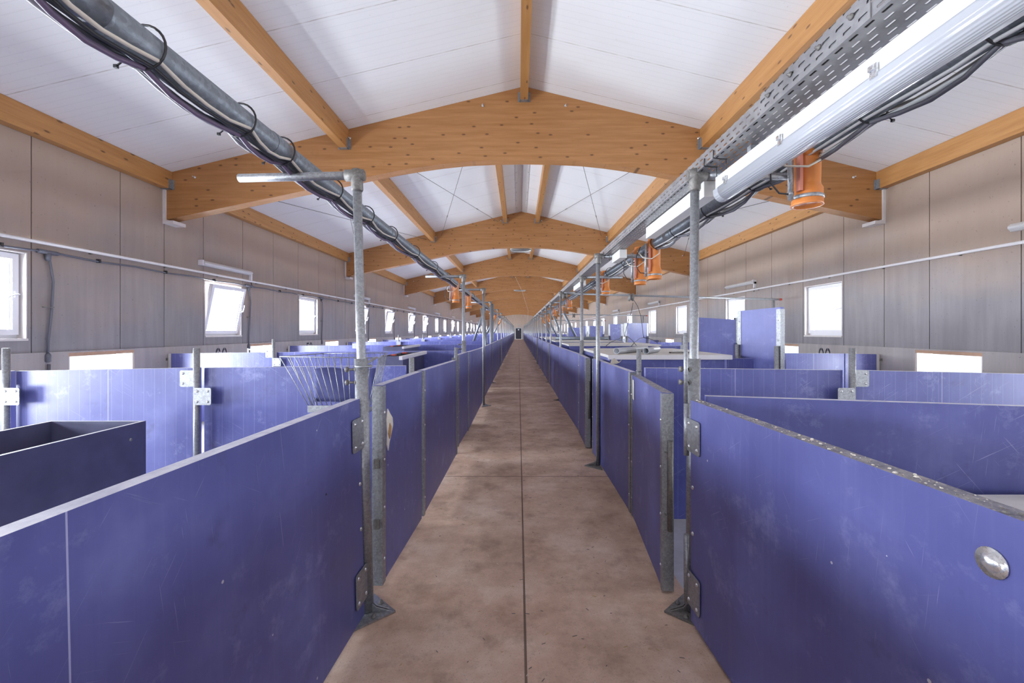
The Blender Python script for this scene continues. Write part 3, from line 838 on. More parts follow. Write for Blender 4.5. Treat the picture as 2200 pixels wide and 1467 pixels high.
# ------------------------------------------------------------------ fence leaves along the aisle
def plate_mesh(x0, x1, z0, z1, y, ny, cr=.012, th=.005):
    m_ = MB(); poly = []
    for cx_, cz_, a0 in ((x1 - cr, z1 - cr, 0), (x0 + cr, z1 - cr, 1), (x0 + cr, z0 + cr, 2), (x1 - cr, z0 + cr, 3)):
        for k in range(4):
            a = (a0 + k / 3) * PI / 2; poly.append((cx_ + cr * math.cos(a), cz_ + cr * math.sin(a)))
    m_.prism(poly, 'y', *sorted((y, y + ny * th)))
    for px in (x0 + .025, x1 - .025):
        for pz in (z0 + .025, z1 - .025):
            m_.dome((px, y + ny * (th - .0015), pz), .0105, .008, (0, ny, 0), 1)
    return m_
def leaf(p0, p1, tdir, label, name='pen_gate', zb=.02, zt=1.13, th=.05, ch=(True, True), strips=(), tilt=0.0, hinges=None, group='blue leaves fencing the aisle', near=False, cat='gate', grid=False, ztop2=None, chw=.038, edge=None):
    d = Vector((p1[0] - p0[0], p1[1] - p0[1], 0)); ln = d.length; rz = math.atan2(d.y, d.x)
    o = thing(name, label, cat, (p0[0], p0[1], 0), group=group, local=True)
    o.rotation_euler = (tilt, 0, rz)
    y0, y1 = (0, th) if tdir > 0 else (-th, 0)
    za, zc = zt, zt if ztop2 is None else ztop2
    m_ = MB(); m_.add([(0, y0, zb), (ln, y0, zb), (0, y1, zb), (ln, y1, zb), (0, y0, za), (ln, y0, zc), (0, y1, za), (ln, y1, zc)],
                      [(0, 2, 3, 1), (0, 1, 5, 4), (1, 3, 7, 5), (3, 2, 6, 7), (2, 0, 4, 6)])
    m_.add([(0, y0, za), (ln, y0, zc), (0, y1, za), (ln, y1, zc)], [(0, 1, 3, 2)], 1)
    m_.build('board', [M_BLUEG if grid else M_BLUE, edge or (M_PALE if grid else M_EDGE)], o, .004 if near else 0)
    fy = 0; ny = -tdir
    def riv(mb, x, zs):
        for z in zs: mb.dome((x, fy + ny * .0045, z), .009, .006, (0, ny, 0), 1)
    zs = [zb + (zt - zb) * t for t in (.12, .38, .62, .86)]
    for e, on in enumerate(ch):
        if not on: continue
        x0, x1 = (-.006, chw) if e == 0 else (ln - chw, ln + .006)
        c = MB()
        c.box(x0, x1, y0 - .004, y0 - .0005, zb - .004, zt - .004).box(x0, x1, y1 + .0005, y1 + .004, zb - .004, zt - .004)
        xe = (x0, x0 + .005) if e == 0 else (x1 - .005, x1)
        c.box(*xe, y0 - .0005, y1 + .0005, zb - .004, zt - .004)
        if near: riv(c, (x0 + x1) / 2 + (.004 if e == 0 else -.004), zs)
        c.build('end_channel', [M_GALV, M_ALU], o)
    for x in strips:
        c = MB().box(x - .022, x + .022, *sorted((ny * .004, ny * .0005)), zb, zt - .002)
        if near: riv(c, x - .012, zs); riv(c, x + .012, zs)
        c.build('joint_strip', [M_GALV, M_ALU], o)
    if hinges:
        for (x0, x1, z0, z1) in hinges:
            plate_mesh(x0, x1, z0, z1, ny * .005, ny).build('hinge_plate', [M_GALV, M_ALU], o)
    return o
hp = [(-.022, .115, .875, 1.04), (-.022, .115, .105, .275)]
L0 = leaf((-.792, 2.235), (-.915, -1.0), -1, 'long blue fence leaf filling the lower left, hinged on the nearest left post', zt=1.132, th=.05, ch=(False, False), hinges=hp, near=True, tilt=.024)
R0 = leaf((.868, 2.185), (.995, -1.0), 1, 'long blue fence leaf filling the lower right, crumbs along its top', zt=1.132, th=.055, ch=(False, False), hinges=hp, near=True, edge=M_DIRT)
for r_, ny in ((L0, 1), (R0, -1)):
    for z in (.70, .47):
        MB().dome((.028, ny * .001, z), .011, .007, (0, ny, 0)).build('rivet', M_ALU, r_)
MB().dome((1.345, -.001, 1.03), .020, .012, (0, -1, 0)).lathe((1.345, -.004, 1.03), [(.0, 0), (.029, 0), (.029, .003), (0, .003)], 20, 'y').build('bolt_rosette', M_ALU, R0)
MB().tube((.38, .0012, .78), (.38, -.004, .78), .005, 8).build('drilled_hole', M_BLACK, L0)
for z0, z1 in ((.845, 1.11), (.09, .44)):
    MB().tube((-.030, -.008, z0), (-.030, -.008, z1), .0135, 12).build('hinge_barrel', M_GALV, R0)
    MB().tube((-.030, .006, z0), (-.030, .006, z1), .0125, 12).build('hinge_barrel', M_GALV, L0)
MB().tube((-.052, -.002, 1.11), (-.052, -.002, 1.47), .0105, 12).build('hinge_pin', M_GALV, R0)
MB().tube((-.055, .004, 1.08), (-.055, .004, 1.21), .008, 10).build('hinge_pin', M_GALV, L0)

L1a = leaf((-.748, 2.375), (-.716, 3.205), 1, 'blue gate leaf with a torn cream patch, just behind the nearest left post', zb=.09, zt=1.182, ch=(True, False), near=True, chw=.045)
import mathutils
rr = random.Random(4)
tp = MB()
poly = [(.055, .98), (.075, 1.04), (.115, 1.005), (.155, .975), (.165, .93), (.135, .885), (.10, .84), (.085, .80), (.062, .84), (.07, .89)]
tp.prism(poly, 'y', -.0065, -.0008, 0)
tp.prism([(.075, .90), (.10, .955), (.125, .93), (.118, .88), (.095, .865)], 'y', -.010, -.006, 1)
tp.build('torn_patch', [M_PAPER, M_BROWN], L1a)
for z in (.40, .73):
    MB().box(-.022, -.006, .010, .040, z, z + .05).build('catch', M_DARKST, L1a)
leaf((-.715, 3.265), (-.698, 4.91), 1, 'longer blue leaf on the left, behind the one with the torn patch', zb=.09, zt=1.182, ztop2=1.15, ch=(True, True), near=True)
leaf((-.732, 5.26), (-.716, 6.12), 1, 'short blue leaf on the left beyond the gap, scuffed near its top', zb=.08, zt=1.185, ch=(True, False), near=True)
leaf((-.712, 6.15), (-.715, 8.52), 1, 'long blue leaf on the left running up to the third left post', zb=.07, zt=1.18, ztop2=1.145, ch=(True, False), near=True)
leaf((-.735, 8.62), (-.730, 11.2), 1, 'blue leaf on the left just beyond the third left post', zb=.05, zt=1.14, ch=(False, True), near=True)

R1 = leaf((.812, 2.445), (.905, 3.455), -1, 'blue gate leaf on the right standing slightly open, thick steel end facing the camera', zt=1.132, th=.058, ch=(True, True), near=True, chw=.030, edge=M_DIRT)
MB().pipe((-.018, -.040, .36), (-.018, -.040, .865), .0155, .003, 14).build('latch_tube', M_DARKST, R1)
for z in (.45, .80):
    MB().torus((-.010, -.024, z), .012, .003, (0, 0, 1), 12, 6).build('latch_ring', M_DARKST, R1)
pm = MB().prism([(.885, .95), (.955, .95), (.955, 1.095), (.94, 1.10), (.885, 1.10)], 'y', .0045, .0065); pm.build('white_plate', M_WHITE, R1)
leaf((.900, 3.49), (.893, 5.22), -1, 'blue leaf on the right with scraped top, behind the second right post', zt=1.15, ch=(True, True), near=True)
R3 = leaf((.846, 5.45), (.872, 6.25), -1, 'short blue gate leaf on the right, ajar, by the tubes on the lid', zt=1.14, th=.055, ch=(True, True), near=True)
MB().pipe((-.018, -.040, .38), (-.018, -.040, .85), .015, .003, 14).build('latch_tube', M_DARKST, R3)
leaf((.880, 6.29), (.850, 9.15), -1, 'long blue leaf on the right running up to the fourth right post', zt=1.14, ch=(True, False), near=True)
leaf((.865, 9.33), (.860, 11.85), -1, 'blue leaf on the right just beyond the fourth right post', zt=1.13, ch=(False, True), near=True)
def stub(x, y, z, label):
    o = thing('stub_post', label, 'post', (x, y, 0), local=True, group='stub posts behind the leaf joints')
    MB().pipe((0, 0, 0), (0, 0, z), .0195, .003, 14).build('tube', M_GALV, o)
    MB().torus((0, 0, 1.16), .021, .004, (0, 0, 1), 14, 6).build('collar', M_GALV, o)
stub(.965, 3.47, 1.335, 'stub post at the joint behind the white plate of the open right leaf')
stub(.945, 5.33, 1.28, 'stub post on the right between the long leaf and the ajar one')
stub(-.795, 3.22, 1.28, 'stub post on the left behind the gate leaf with the torn patch')
stub(-.757, 5.237, 1.28, 'stub post on the left in the gap between the second and third leaf groups')
for side in (-1, 1):
    y = 12.0 if side > 0 else 11.4; n_ = 0; x = -.745 if side < 0 else .862
    while y < 76:
        g0 = random.uniform(-.03, .05) * -side
        leaf((x + g0, y), (x, y + .98), -side, '%s short gate leaf in the far part of the %s aisle fence' % (ORDS[n_], SIDE[side]), zt=1.13, ch=(True, True))
        leaf((x, y + 1.05), (x, y + 3.46), -side, '%s long leaf in the far part of the %s aisle fence' % (ORDS[n_], SIDE[side]), zt=1.13, ch=(True, True))
        y += 3.6; n_ += 1

# ------------------------------------------------------------------ pen dividers and hinge posts
def hinge_post(x, y, label, side, near=False):
    o = thing('hinge_post', label, 'post', (x, y - .045, 0), local=True, group='short hinge posts between divider panels')
    MB().tube((0, 0, 0), (0, 0, 1.35), .0225, 14).build('tube', M_GALV, o)
    if near:
        s = -side
        plate_mesh(*sorted((-s * .0, -s * .135)), 1.055, 1.18, .012, -1).build('hinge_plate', [M_GALV, M_ALU], o)
        plate_mesh(*sorted((s * -.005, s * .125)), .92, 1.05, -.018, -1).build('hinge_plate', [M_GALV, M_ALU], o)
        plate_mesh(*sorted((-s * .0, -s * .135)), .36, .485, .012, -1).build('hinge_plate', [M_GALV, M_ALU], o)
    else:
        MB().box(-.07, .07, -.028, -.022, 1.02, 1.14).build('hinge_plate', M_GALV, o)
    return o
def divider(x0, x1, y, z0, z1, label, side, near=False, wallend=False):
    o = leaf((x0, y), (x1, y), 1 if x1 > x0 else -1, label, 'pen_divider', .03, z0, .04, (False, False), (), 0, None, 'blue panels dividing the pens', False, 'panel', True, z1)
    if wallend:
        ln = abs(x1 - x0); s = 1
        MB().box(ln - .03, ln + .012, *((-.006, .046) if x1 > x0 else (-.046, .006)), .03, z1).build('edge_strip', M_LID, o)
        MB().box(ln + .012, ln + .05, *((-.03, .005) if x1 > x0 else (-.005, .03)), z1 - .11, z1 - .07).build('wall_bracket', M_DARKST, o)
    return o
for k in range(20):
    y = 3.34 + 3.6 * k; o_ = ORDS[k]; nr = k < 3
    if k == 0:
        divider(-.875, -2.425, y, 1.212, 1.196, 'left divider panel nearest the aisle in the first row, behind the wire rack', -1)
        divider(-2.475, -3.875, y, 1.196, 1.170, 'scratched middle panel of the first left divider row, behind the dark bin', -1)
        divider(-3.925, XL + .03, y, 1.170, 1.140, 'outer panel of the first left divider row, cut by the picture edge', -1, wallend=True)
        hinge_post(-2.45, y, 'short hinge post right of the dark bin in the first left divider row', -1, True)
        hinge_post(-3.90, y, 'short hinge post at the left picture edge above the dark bin', -1, True)
        divider(.98, 2.50, y, 1.195, 1.178, 'right divider panel nearest the aisle in the first row', 1)
        divider(2.575, XR - .02, y, 1.178, 1.105, 'outer panel of the first right divider row, reaching to the picture edge', 1, wallend=True)
        hinge_post(2.54, y, 'short hinge post with two square plates in the first right divider row', 1, True)
        continue
    zi, zm, zo = (1.165, 1.140, 1.118) if k == 1 else (1.150, 1.135, 1.12)
    divider(-.86, -3.875, y, zi, zm, '%s row left divider panel between aisle and hinge post' % o_, -1)
    divider(-3.925, XL + .05, y, zm, zo, '%s row left divider panel between hinge post and wall' % o_, -1, wallend=True)
    hinge_post(-3.90, y, '%s row hinge post among the left pen dividers' % o_, -1, nr)
    xo = 5.22 if k == 1 else 3.95
    divider(.98, xo, y, zi - .02, zo, '%s row right divider panel starting at the aisle' % o_, 1)
    if k > 1:
        divider(xo + .05, XR - .05, y, zo, zo - .01, '%s row right divider panel ending at the wall' % o_, 1, wallend=True)
        hinge_post(xo + .025, y, '%s row hinge post among the right pen dividers' % o_, 1, False)
    else:
        divider(xo + .02, XR - .06, y, zo, zo - .01, 'short outer piece of the second right divider row beneath the stencilled number', 1, wallend=True)

# inner panel close behind the near right leaf
leaf((1.00, 2.31), (2.75, 1.90), 1, 'dark shaded blue panel angled behind the near right leaf', 'pen_divider', .03, 1.132, .045, (False, False), near=True, group='blue panels dividing the pens', cat='panel')

# ------------------------------------------------------------------ things standing in the pens
def board_box(o, x0, x1, y0, y1, z0, z1, t, mat, edge):
    for nm, bx_ in (('side_board', (x0, x0 + t, y0 + t, y1 - t)), ('side_board', (x1 - t, x1, y0 + t, y1 - t)), ('end_board', (x0, x1, y0, y0 + t)), ('end_board', (x0, x1, y1 - t, y1))):
        MB().box(*bx_, z0, z1, 0, 1).build(nm, [mat, edge], o)
    MB().box(x0 + t, x1 - t, y0 + t, y1 - t, z0 + .1, z0 + .13).build('base', mat, o)
bin_ = thing('feed_bin', 'open-topped dark navy bin standing in the first left pen', 'bin', (-2.72, 1.2, 0))
board_box(bin_, -3.02, -2.41, -.4, 2.80,   .52, .900, .022, M_NAVY, M_PALE)
for lx in (-2.98, -2.45):
    for ly in (-.34, 2.74): MB().tube((lx, ly, 0), (lx, ly, .60), .02, 10).build('leg', M_GALV, bin_)  # legs added to raise the bin so hatch light passes beneath
MB().dome((-2.409, 2.69, .805), .011, .007, (1, 0, 0)).build('bolt', M_GALV, bin_)
def feeder(x0, x1, ya, yb, zt, label):
    o = thing('dry_feeder', label, 'feeder', ((x0 + x1) / 2, ya, 0), group='navy dry feeders')
    board_box(o, x0, x1, ya, yb, 0, zt, .018, M_NAVY, M_GALV)
    for k in range(1, 4):
        yy = ya + (yb - ya) * k / 4; MB().box(x0 + .018, x1 - .018, yy - .012, yy + .012, zt - .06, zt - .01).build('cross_bar', M_BLACK, o)
    MB().box(x1 + .003, x1 + .045, ya - .2, yb, zt - .035, zt + .012).build('side_gutter', M_RAIL, o)
    for k in (.25, .7):
        yy = ya + (yb - ya) * k; MB().box(x0 + .05, x0 + .11, yy, yy + .08, zt - .008, zt + .004).build('red_clip', M_RED, o)
feeder(-1.80, -1.50, 5.62, 6.88, 1.152, 'navy feeder with pale gutter along its side in the second left pen')
feeder(-2.85, -2.40, 9.1, 10.4, 1.15, 'navy feeder with pale gutter in the third left pen')

# wire hay rack with a blue liner
rk = thing('hay_rack', 'wire hay rack with a blue liner hanging beside the nearest left post', 'rack', (-1.15, 2.75, 1.0))
zt, zb_ = 1.325, 1.035
T = [(-1.445, 2.62, zt), (-.845, 2.62, zt - .008), (-.905, 2.98, zt + .004), (-1.345, 2.98, zt)]
Bm = [(-1.24, 2.56, zb_), (-.885, 2.56, zb_), (-.89, 2.72, zb_), (-1.235, 2.72, zb_)]
def lerp(a, b_, t): return tuple(a[i] + (b_[i] - a[i]) * t for i in range(3))
MB().tube((-.86, 2.62, zt - .006), (-.835, 2.31, zt - .03), .008, 8).build('hook_arm', M_GALV, rk)
MB().torus((-.815, 2.28, zt - .03), .040, .006, (0, 0, 1), 18, 6).build('hook_ring', M_GALV, rk)
rm = MB()
for i in range(4): rm.tube(T[i], T[(i + 1) % 4], .0032, 6)
rm.build('rim', M_GALV, rk)
for e, n in ((0, 13), (1, 5), (2, 10), (3, 5)):
    for k in range(n):
        t = k / n
        MB().tube(lerp(T[e], T[(e + 1) % 4], t), lerp(Bm[e], Bm[(e + 1) % 4], t), .0026, 5).build('wire', M_GALV, rk)
MB().box(-1.245, -.88, 2.553, 2.559, zb_ - .035, zb_ + .005).box(-1.245, -.88, 2.559, 2.725, zb_ - .035, zb_ - .031).build('base_tray', M_GALV, rk)
lm = MB(); nx, nz = 14, 6; vs = []
for j in range(nz + 1):
    for i in range(nx + 1):
        u, v_ = i / nx, j / nz
        x = -1.275 + .385 * u + .01 * (1 - v_); z = zb_ + .01 + .20 * v_ + (.008 * math.sin(7 * u) if v_ > .9 else 0)
        vs.append((x, 2.665 + .03 * v_ + .010 * math.sin(9 * u + 4 * v_), z))
vs += [(x, y + .004, z) for x, y, z in vs]
w_ = nx + 1; n0 = w_ * (nz + 1); fs = []
for j in range(nz):
    for i in range(nx):
        a = j * w_ + i; fs.append((a, a + 1, a + w_ + 1, a + w_)); fs.append((n0 + a + w_, n0 + a + w_ + 1, n0 + a + 1, n0 + a))
for i in range(nx): fs.append((i + 1, i, n0 + i, n0 + i + 1)); a = nz * w_ + i; fs.append((a, a + 1, n0 + a + 1, n0 + a))
for j in range(nz): a = j * w_; fs.append((a, a + w_, n0 + a + w_, n0 + a)); a += nx; fs.append((a + w_, a, n0 + a, n0 + a + w_))
lm.add(vs, fs, 0, True); lm.build('liner', M_TARP, rk)

# pale trough lid behind the near right leaf
tr_ = thing('feed_trough', 'low trough with dirty pale lid behind the near right leaf', 'trough', (2.1, 1.35, 0))
MB().box(1.25, 2.50, .75, 1.945, .70, .745).build('lid', M_SILL, tr_, .004)
MB().box(1.30, 2.45, .80, 1.90, .0, .699).build('body', M_NAVY, tr_)

# creep box with a pale lid, tubes lying on it
cr = thing('creep_box', 'blue walled creep box with pale flat lid in the first right pen', 'box', (1.65, 4.9, 0))
MB().box(1.02, 2.30, 4.83, 4.87, 0, 1.180, 0, 1).build('front_wall', [M_BLUE, M_PALE], cr)
MB().box(1.02, 1.06, 4.872, 6.62, 0, 1.18).build('side_wall', M_BLUE, cr); MB().box(2.26, 2.30, 4.872, 6.62, 0, 1.18).build('side_wall', M_BLUE, cr)
MB().box(.99, 2.36, 4.79, 6.64, 1.183, 1.215).build('lid', M_LID, cr, .004)
MB().box(.99, 2.36, 4.775, 4.789, 1.165, 1.212).build('lid_edge', M_RAIL, cr)
divider(2.34, 2.98, 4.82, 1.178, 1.165, 'short blue panel right of the creep box below the upright leaf', 1)
def lay_tube(a, b_, r, label):
    m_ = MB().pipe(a, b_, r, .004, 18)
    tag(m_.build('loose_tube', M_TUBE), label, 'tube', 'loose tubes on the creep box lid')
lay_tube((1.12, 4.95, 1.252), (1.665, 5.65, 1.252), .036, 'longer loose grey tube lying on the creep box lid')
lay_tube((1.455, 4.95, 1.252), (1.77, 5.50, 1.252), .036, 'shorter loose grey tube lying right on the creep box lid')
tag(MB().box(1.80, 2.03, 5.1, 5.18, 1.216, 1.232).build('dark_batten', M_DARKST), 'short dark batten lying on the lid beside the shorter tube', 'batten')
tag(MB().box(2.0, 2.25, 5.55, 5.62, 1.216, 1.236).build('white_batten', M_WHITE), 'small white block lying at the right end of the creep box lid', 'block')
pp = MB(); px_, py_, pz_ = .915, 4.32, 1.1515
vs = [(px_, py_, pz_), (px_ + .05, py_ - .05, pz_ + .004), (px_ + .10, py_ + .02, pz_ + .012), (px_ + .06, py_ + .09, pz_ + .055), (px_ + .02, py_ + .05, pz_ + .035), (px_ + .115, py_ - .02, pz_ + .05)]
pp.add(vs, [(0, 1, 2), (0, 2, 4), (2, 3, 4), (1, 5, 2), (2, 1, 0), (4, 2, 0), (4, 3, 2), (2, 5, 1)])
tag(pp.build('paper_scrap', M_PAPER), 'crumpled cream paper scrap lying on a right fence leaf by the second right post', 'paper')
# a low slab and beam clutter in the following right pens
for k in range(1, 5):
    yy = 4.83 + 3.6 * k + (.4 if k == 1 else 0)
    o = thing('creep_box', '%s blue creep box with pale lid among the right pens' % ORDS[k], 'box', (1.9, yy, 0), group='creep boxes in the right pens')
    MB().box(1.05, 3.3, yy, yy + .04, 0, 1.17, 0, 1).build('front_wall', [M_BLUE, M_PALE], o)
    MB().box(1.02, 2.9, yy - .03, yy + 1.6, 1.173, 1.203).build('lid', M_LID, o)

# upright leaves raised above the right pens
def upright(p0, p1, zb, zt, zt2, tdir, label, near=False):
    o = leaf(p0, p1, tdir, label, 'raised_leaf', zb, zt, .045, (True, True), (), 0, None, 'leaves raised upright over the right pens', near, 'panel', False, zt2, .05)
    d = Vector((p1[0] - p0[0], p1[1] - p0[1])); ln = d.length
    for x in (.02, ln - .02):
        MB().tube((x, -tdir * .03, 0), (x, -tdir * .03, zb + (zt - zb) * .55), .022, 10).build('support_tube', M_GALV, o)
upright((2.56, 5.05), (2.705, 4.47), .85, 1.712, 1.728, 1, 'light blue leaf raised upright beside the creep box, steel edges', True)
upright((2.60, 6.36), (3.27, 6.42), .85, 1.682, 1.645, 1, 'dark blue leaf raised upright behind the nearest right post')
upright((2.75, 13.2), (3.10, 12.9), .9, 1.69, 1.69, 1, 'narrow dark raised leaf left of the light one, mid right pens')
upright((2.87, 11.6), (3.62, 12.1), .9, 1.695, 1.70, 1, 'light blue raised leaf with a cord hanging over it')
upright((2.75, 19.4), (3.02, 19.2), .9, 1.70, 1.70, 1, 'narrow dark raised leaf in the deeper right pens')
upright((3.02, 18.6), (3.75, 19.0), .9, 1.70, 1.70, 1, 'pale blue raised leaf in the deeper right pens')
upright((3.02, 26.5), (4.0, 26.9), .9, 1.70, 1.68, 1, 'small dark raised leaf farthest back on the right')

# pulley rails reaching from the aisle to the right wall
def pulley_rail(y, x0, x1, z0, z1, pulleys, cords, label):
    o = thing('pulley_rail', label, 'rail', (x0, y, z0), group='pulley rails over the right pens')
    MB().tube((x0, y, z0), (x1 + .12, y, z1), .021, 10).build('rail', M_GALV, o)
    MB().tube((x1 + .12, y, z1), (x1 + .17, y, z1), .024, 10).build('end_cap', M_RED, o)
    MB().tube((x1, y, 0), (x1, y, z1 - .02), .024, 10).build('upright', M_GALV, o)
    for px in pulleys:
        zz = z0 + (z1 - z0) * (px - x0) / (x1 - x0)
        MB().lathe((px - .05, y - .01, zz - .04), [(.03, 0), (.085, .004), (.085, .03), (.06, .045), (.06, .06), (.085, .075), (.085, .10), (.03, .104)], 18, 'x').build('pulley', M_DARKST, o)
    for c in cords: MB().sweep(c, .006, 5).build('cord', M_BLACK, o)
y = 9.33; zr = 2.27
def cpt(px, py, Y): return (wx(px, Y), Y, wz(py, Y))
c1 = [cpt(1360, 650, y), cpt(1357, 668, y), cpt(1350, 690, 9.2), cpt(1343, 715, 9.0), cpt(1342, 722, 9.0)]
c2 = [cpt(1362, 645, y), cpt(1370, 658, y), cpt(1377, 680, 9.2), cpt(1381, 710, 9.0), cpt(1383, 725, 9.0)]
c3 = [cpt(1342, 722, 9.0), cpt(1349, 723, 8.6), cpt(1360, 733, 8.0), cpt(1367, 742, 7.6)]
c4 = [cpt(1383, 725, 9.0), cpt(1374, 727, 8.8), cpt(1364, 735, 8.4), cpt(1356, 744, 8.0)]
c5 = [cpt(1383, 725, 9.0), cpt(1394, 727, 8.8), cpt(1404, 731, 8.6), cpt(1413, 737, 8.3)]
c6 = [cpt(1342, 722, 9.0), cpt(1330, 728, 8.6), cpt(1312, 735, 8.2), cpt(1302, 743, 8.0)]
pulley_rail(y, .90, 5.50, 2.29, 2.16, (1.0, 2.42), [c1, c2, c3, c4, c5, c6], 'long horizontal rail with a pulley and hanging cords over the right pens')
pulley_rail(17.3, 1.6, 4.98, 2.15, 2.09, (2.2,), [], 'second pulley rail over the right pens, farther back')
pulley_rail(25.5, 1.6, 4.98, 2.12, 2.08, (2.2,), [], 'third pulley rail over the right pens, small in the distance')

# stencilled pen numbers on the plinth
SEG = {'0': 'ring', '6': 'six', '9': 'nine', '5': 'five', '8': 'eight'}
def arc(mb, cy_, cz_, r0, r1, a0, a1, put, n=10, dx=0):
    vs = []; fs = []
    for k in range(n + 1):
        a = math.radians(a0 + (a1 - a0) * k / n)
        for r in (r0, r1):
            for t in (0, .002): vs.append(put(cy_ + r * .62 * math.cos(a), cz_ + r * math.sin(a), t))
    for k in range(n):
        b_ = k * 4
        fs += [(b_, b_ + 4, b_ + 6, b_ + 2), (b_ + 1, b_ + 3, b_ + 7, b_ + 5), (b_, b_ + 1, b_ + 5, b_ + 4), (b_ + 2, b_ + 6, b_ + 7, b_ + 3)]
    mb.add(vs, fs)
def number(txt, side, yc, zc, label):
    """digits about 0.22 m tall, painted on the plinth face"""
    xf = (XL + .021) if side < 0 else (XR - .021); s = -side; n = len(txt); w = .175
    o = thing('pen_number', label, 'number', (xf, yc, zc))
    for i, ch in enumerate(txt):
        cy_ = yc + (i - (n - 1) / 2) * w * (1 if side < 0 else -1)
        mir = 1 if side < 0 else -1
        put = lambda u, v_, t, cy_=cy_, mir=mir: (xf + s * (t - .001), cy_ + mir * u, zc + v_)
        m_ = MB()
        def A(cz_, R, a0, a1): arc(m_, 0, cz_, R - .045, R, a0, a1, put)
        def bar(u0, u1, v0, v1):
            m_.hexa([put(u0, v0, 0), put(u1, v0, 0), put(u0, v0, .002), put(u1, v0, .002), put(u0, v1, 0), put(u1, v1, 0), put(u0, v1, .002), put(u1, v1, .002)])
        if ch == '0': A(0, .11, 97, 263); A(0, .11, -83, 83)
        elif ch == '6': A(0, .11, 97, 200); A(0, .11, 25, 83); A(-.04, .07, 200, 520)
        elif ch == '9': A(.01, .11, 97, 200); A(.01, .11, -20, 83); bar(.03, .065, -.09, -.03); bar(-.05, .02, -.11, -.07)
        elif ch == '5': bar(-.06, .06, .07, .11); bar(-.06, -.025, .0, .065); A(-.04, .07, -150, 80)
        elif ch == '8': A(.05, .06, 97, 263); A(.05, .06, -83, 83); A(-.05, .06, 97, 263); A(-.05, .06, -83, 83)
        m_.build('digit', M_INK, o)
NY = 8.24
number('60', -1, 8.2, 1.055, 'black stencilled number on the left plinth, half hidden by the second divider')
number('59', -1, 8.2 + 3.6 - .15, 1.06, 'second black stencilled number along the left plinth, half hidden')
number('58', -1, 8.2 + 7.2 - .15, 1.07, 'third black stencilled number along the left plinth, tiny and half hidden')
number('99', 1, 8.22, 1.04, 'black stencilled number on the right plinth, half hidden by a divider')

# ------------------------------------------------------------------ feed pipes, cables, valves
def feed_pipe(x, z, y1, label):
    o = thing('feed_pipe', label, 'pipe', (x, -1.2, z))
    MB().pipe((x, -1.2, z), (x, y1, z), .053, .004, 24).build('tube', M_PIPE, o)
    for yy in (1.05, 2.05, 3.9, 6.9, 10.8, 15, 20, 26):
        if yy < y1: MB().pipe((x, yy, z), (x, yy + .16, z), .0565, .003, 24).build('coupling', M_PIPE, o)
feed_pipe(-1.187, 2.377, 31.0, 'big grey feed pipe resting on the arms of the left posts')
feed_pipe(1.40, 2.376, 27.0, 'big grey feed pipe resting on the arms of the right posts')
def bundle(x, z, out, y1, label, ties, mats, sag):
    o = thing('cable_bundle', label, 'cable', (x, -1.0, z))
    rr = random.Random(int(abs(x) * 100))
    ys = [-1.0] + ties + [y1]
    for c, (mt, r) in enumerate(mats):
        ang = math.radians(200 + 24 * c) if out < 0 else math.radians(-20 - 24 * c)
        bx_, bz_ = .063 * math.cos(ang), .063 * math.sin(ang); pts = []
        sg = sag * (.25 + .75 * rr.random()) * (1 if c % 2 else .45)
        for a, b_ in zip(ys[:-1], ys[1:]):
            for q in (0, .25, .5, .75):
                dz = sg * 4 * q * (1 - q) * (1 if a < 7 else .4); jit = .004 * math.sin(5 * (a + q) + c)
                pts.append((x + bx_ + out * dz * .55, a + (b_ - a) * q, z + bz_ - dz + jit))
        pts.append((x + bx_, y1, z + bz_))
        MB().sweep(pts, r, 6).build('cable', mt, o)
    for t in ties:
        MB().torus((x, t, z), .071, .0042, (0, 1, 0), 24, 6).build('cable_tie', M_BLACK, o)
        if t < 12: MB().tube((x + out * .062, t, z - .040), (x + out * .085, t, z - .058), .003, 6).box(x + out * .087 - .005, x + out * .087 + .005, t - .005, t + .005, z - .065, z - .055).build('tie_tail', M_BLACK, o)
LC = [(M_BLACK, .009), (M_CABLEG, .010), (M_CABLED, .008), (M_CABLEP, .010), (M_BLACK, .007), (M_CREAM, .007)]
bundle(-1.187, 2.377, -1, 28, 'bundle of dark and grey cables tied under the left feed pipe', [.62, 1.02, 1.37, 1.84, 2.16, 2.75, 3.35, 4.0, 4.9, 6.0, 7.2, 9, 11, 13.5, 16, 19, 22, 25], LC, .05)
RC_ = [(M_CREAM, .008), (M_BLACK, .009), (M_CABLEG, .009), (M_CABLED, .010), (M_CABLEG, .007)]
bundle(1.40, 2.376, 1, 25, 'bundle of black and pale cables tied beneath the right feed pipe', [.9, 1.25, 1.72, 2.55, 3.15, 3.8, 4.35, 5.6, 6.6, 8, 10, 12, 15, 18, 21], RC_, .055)

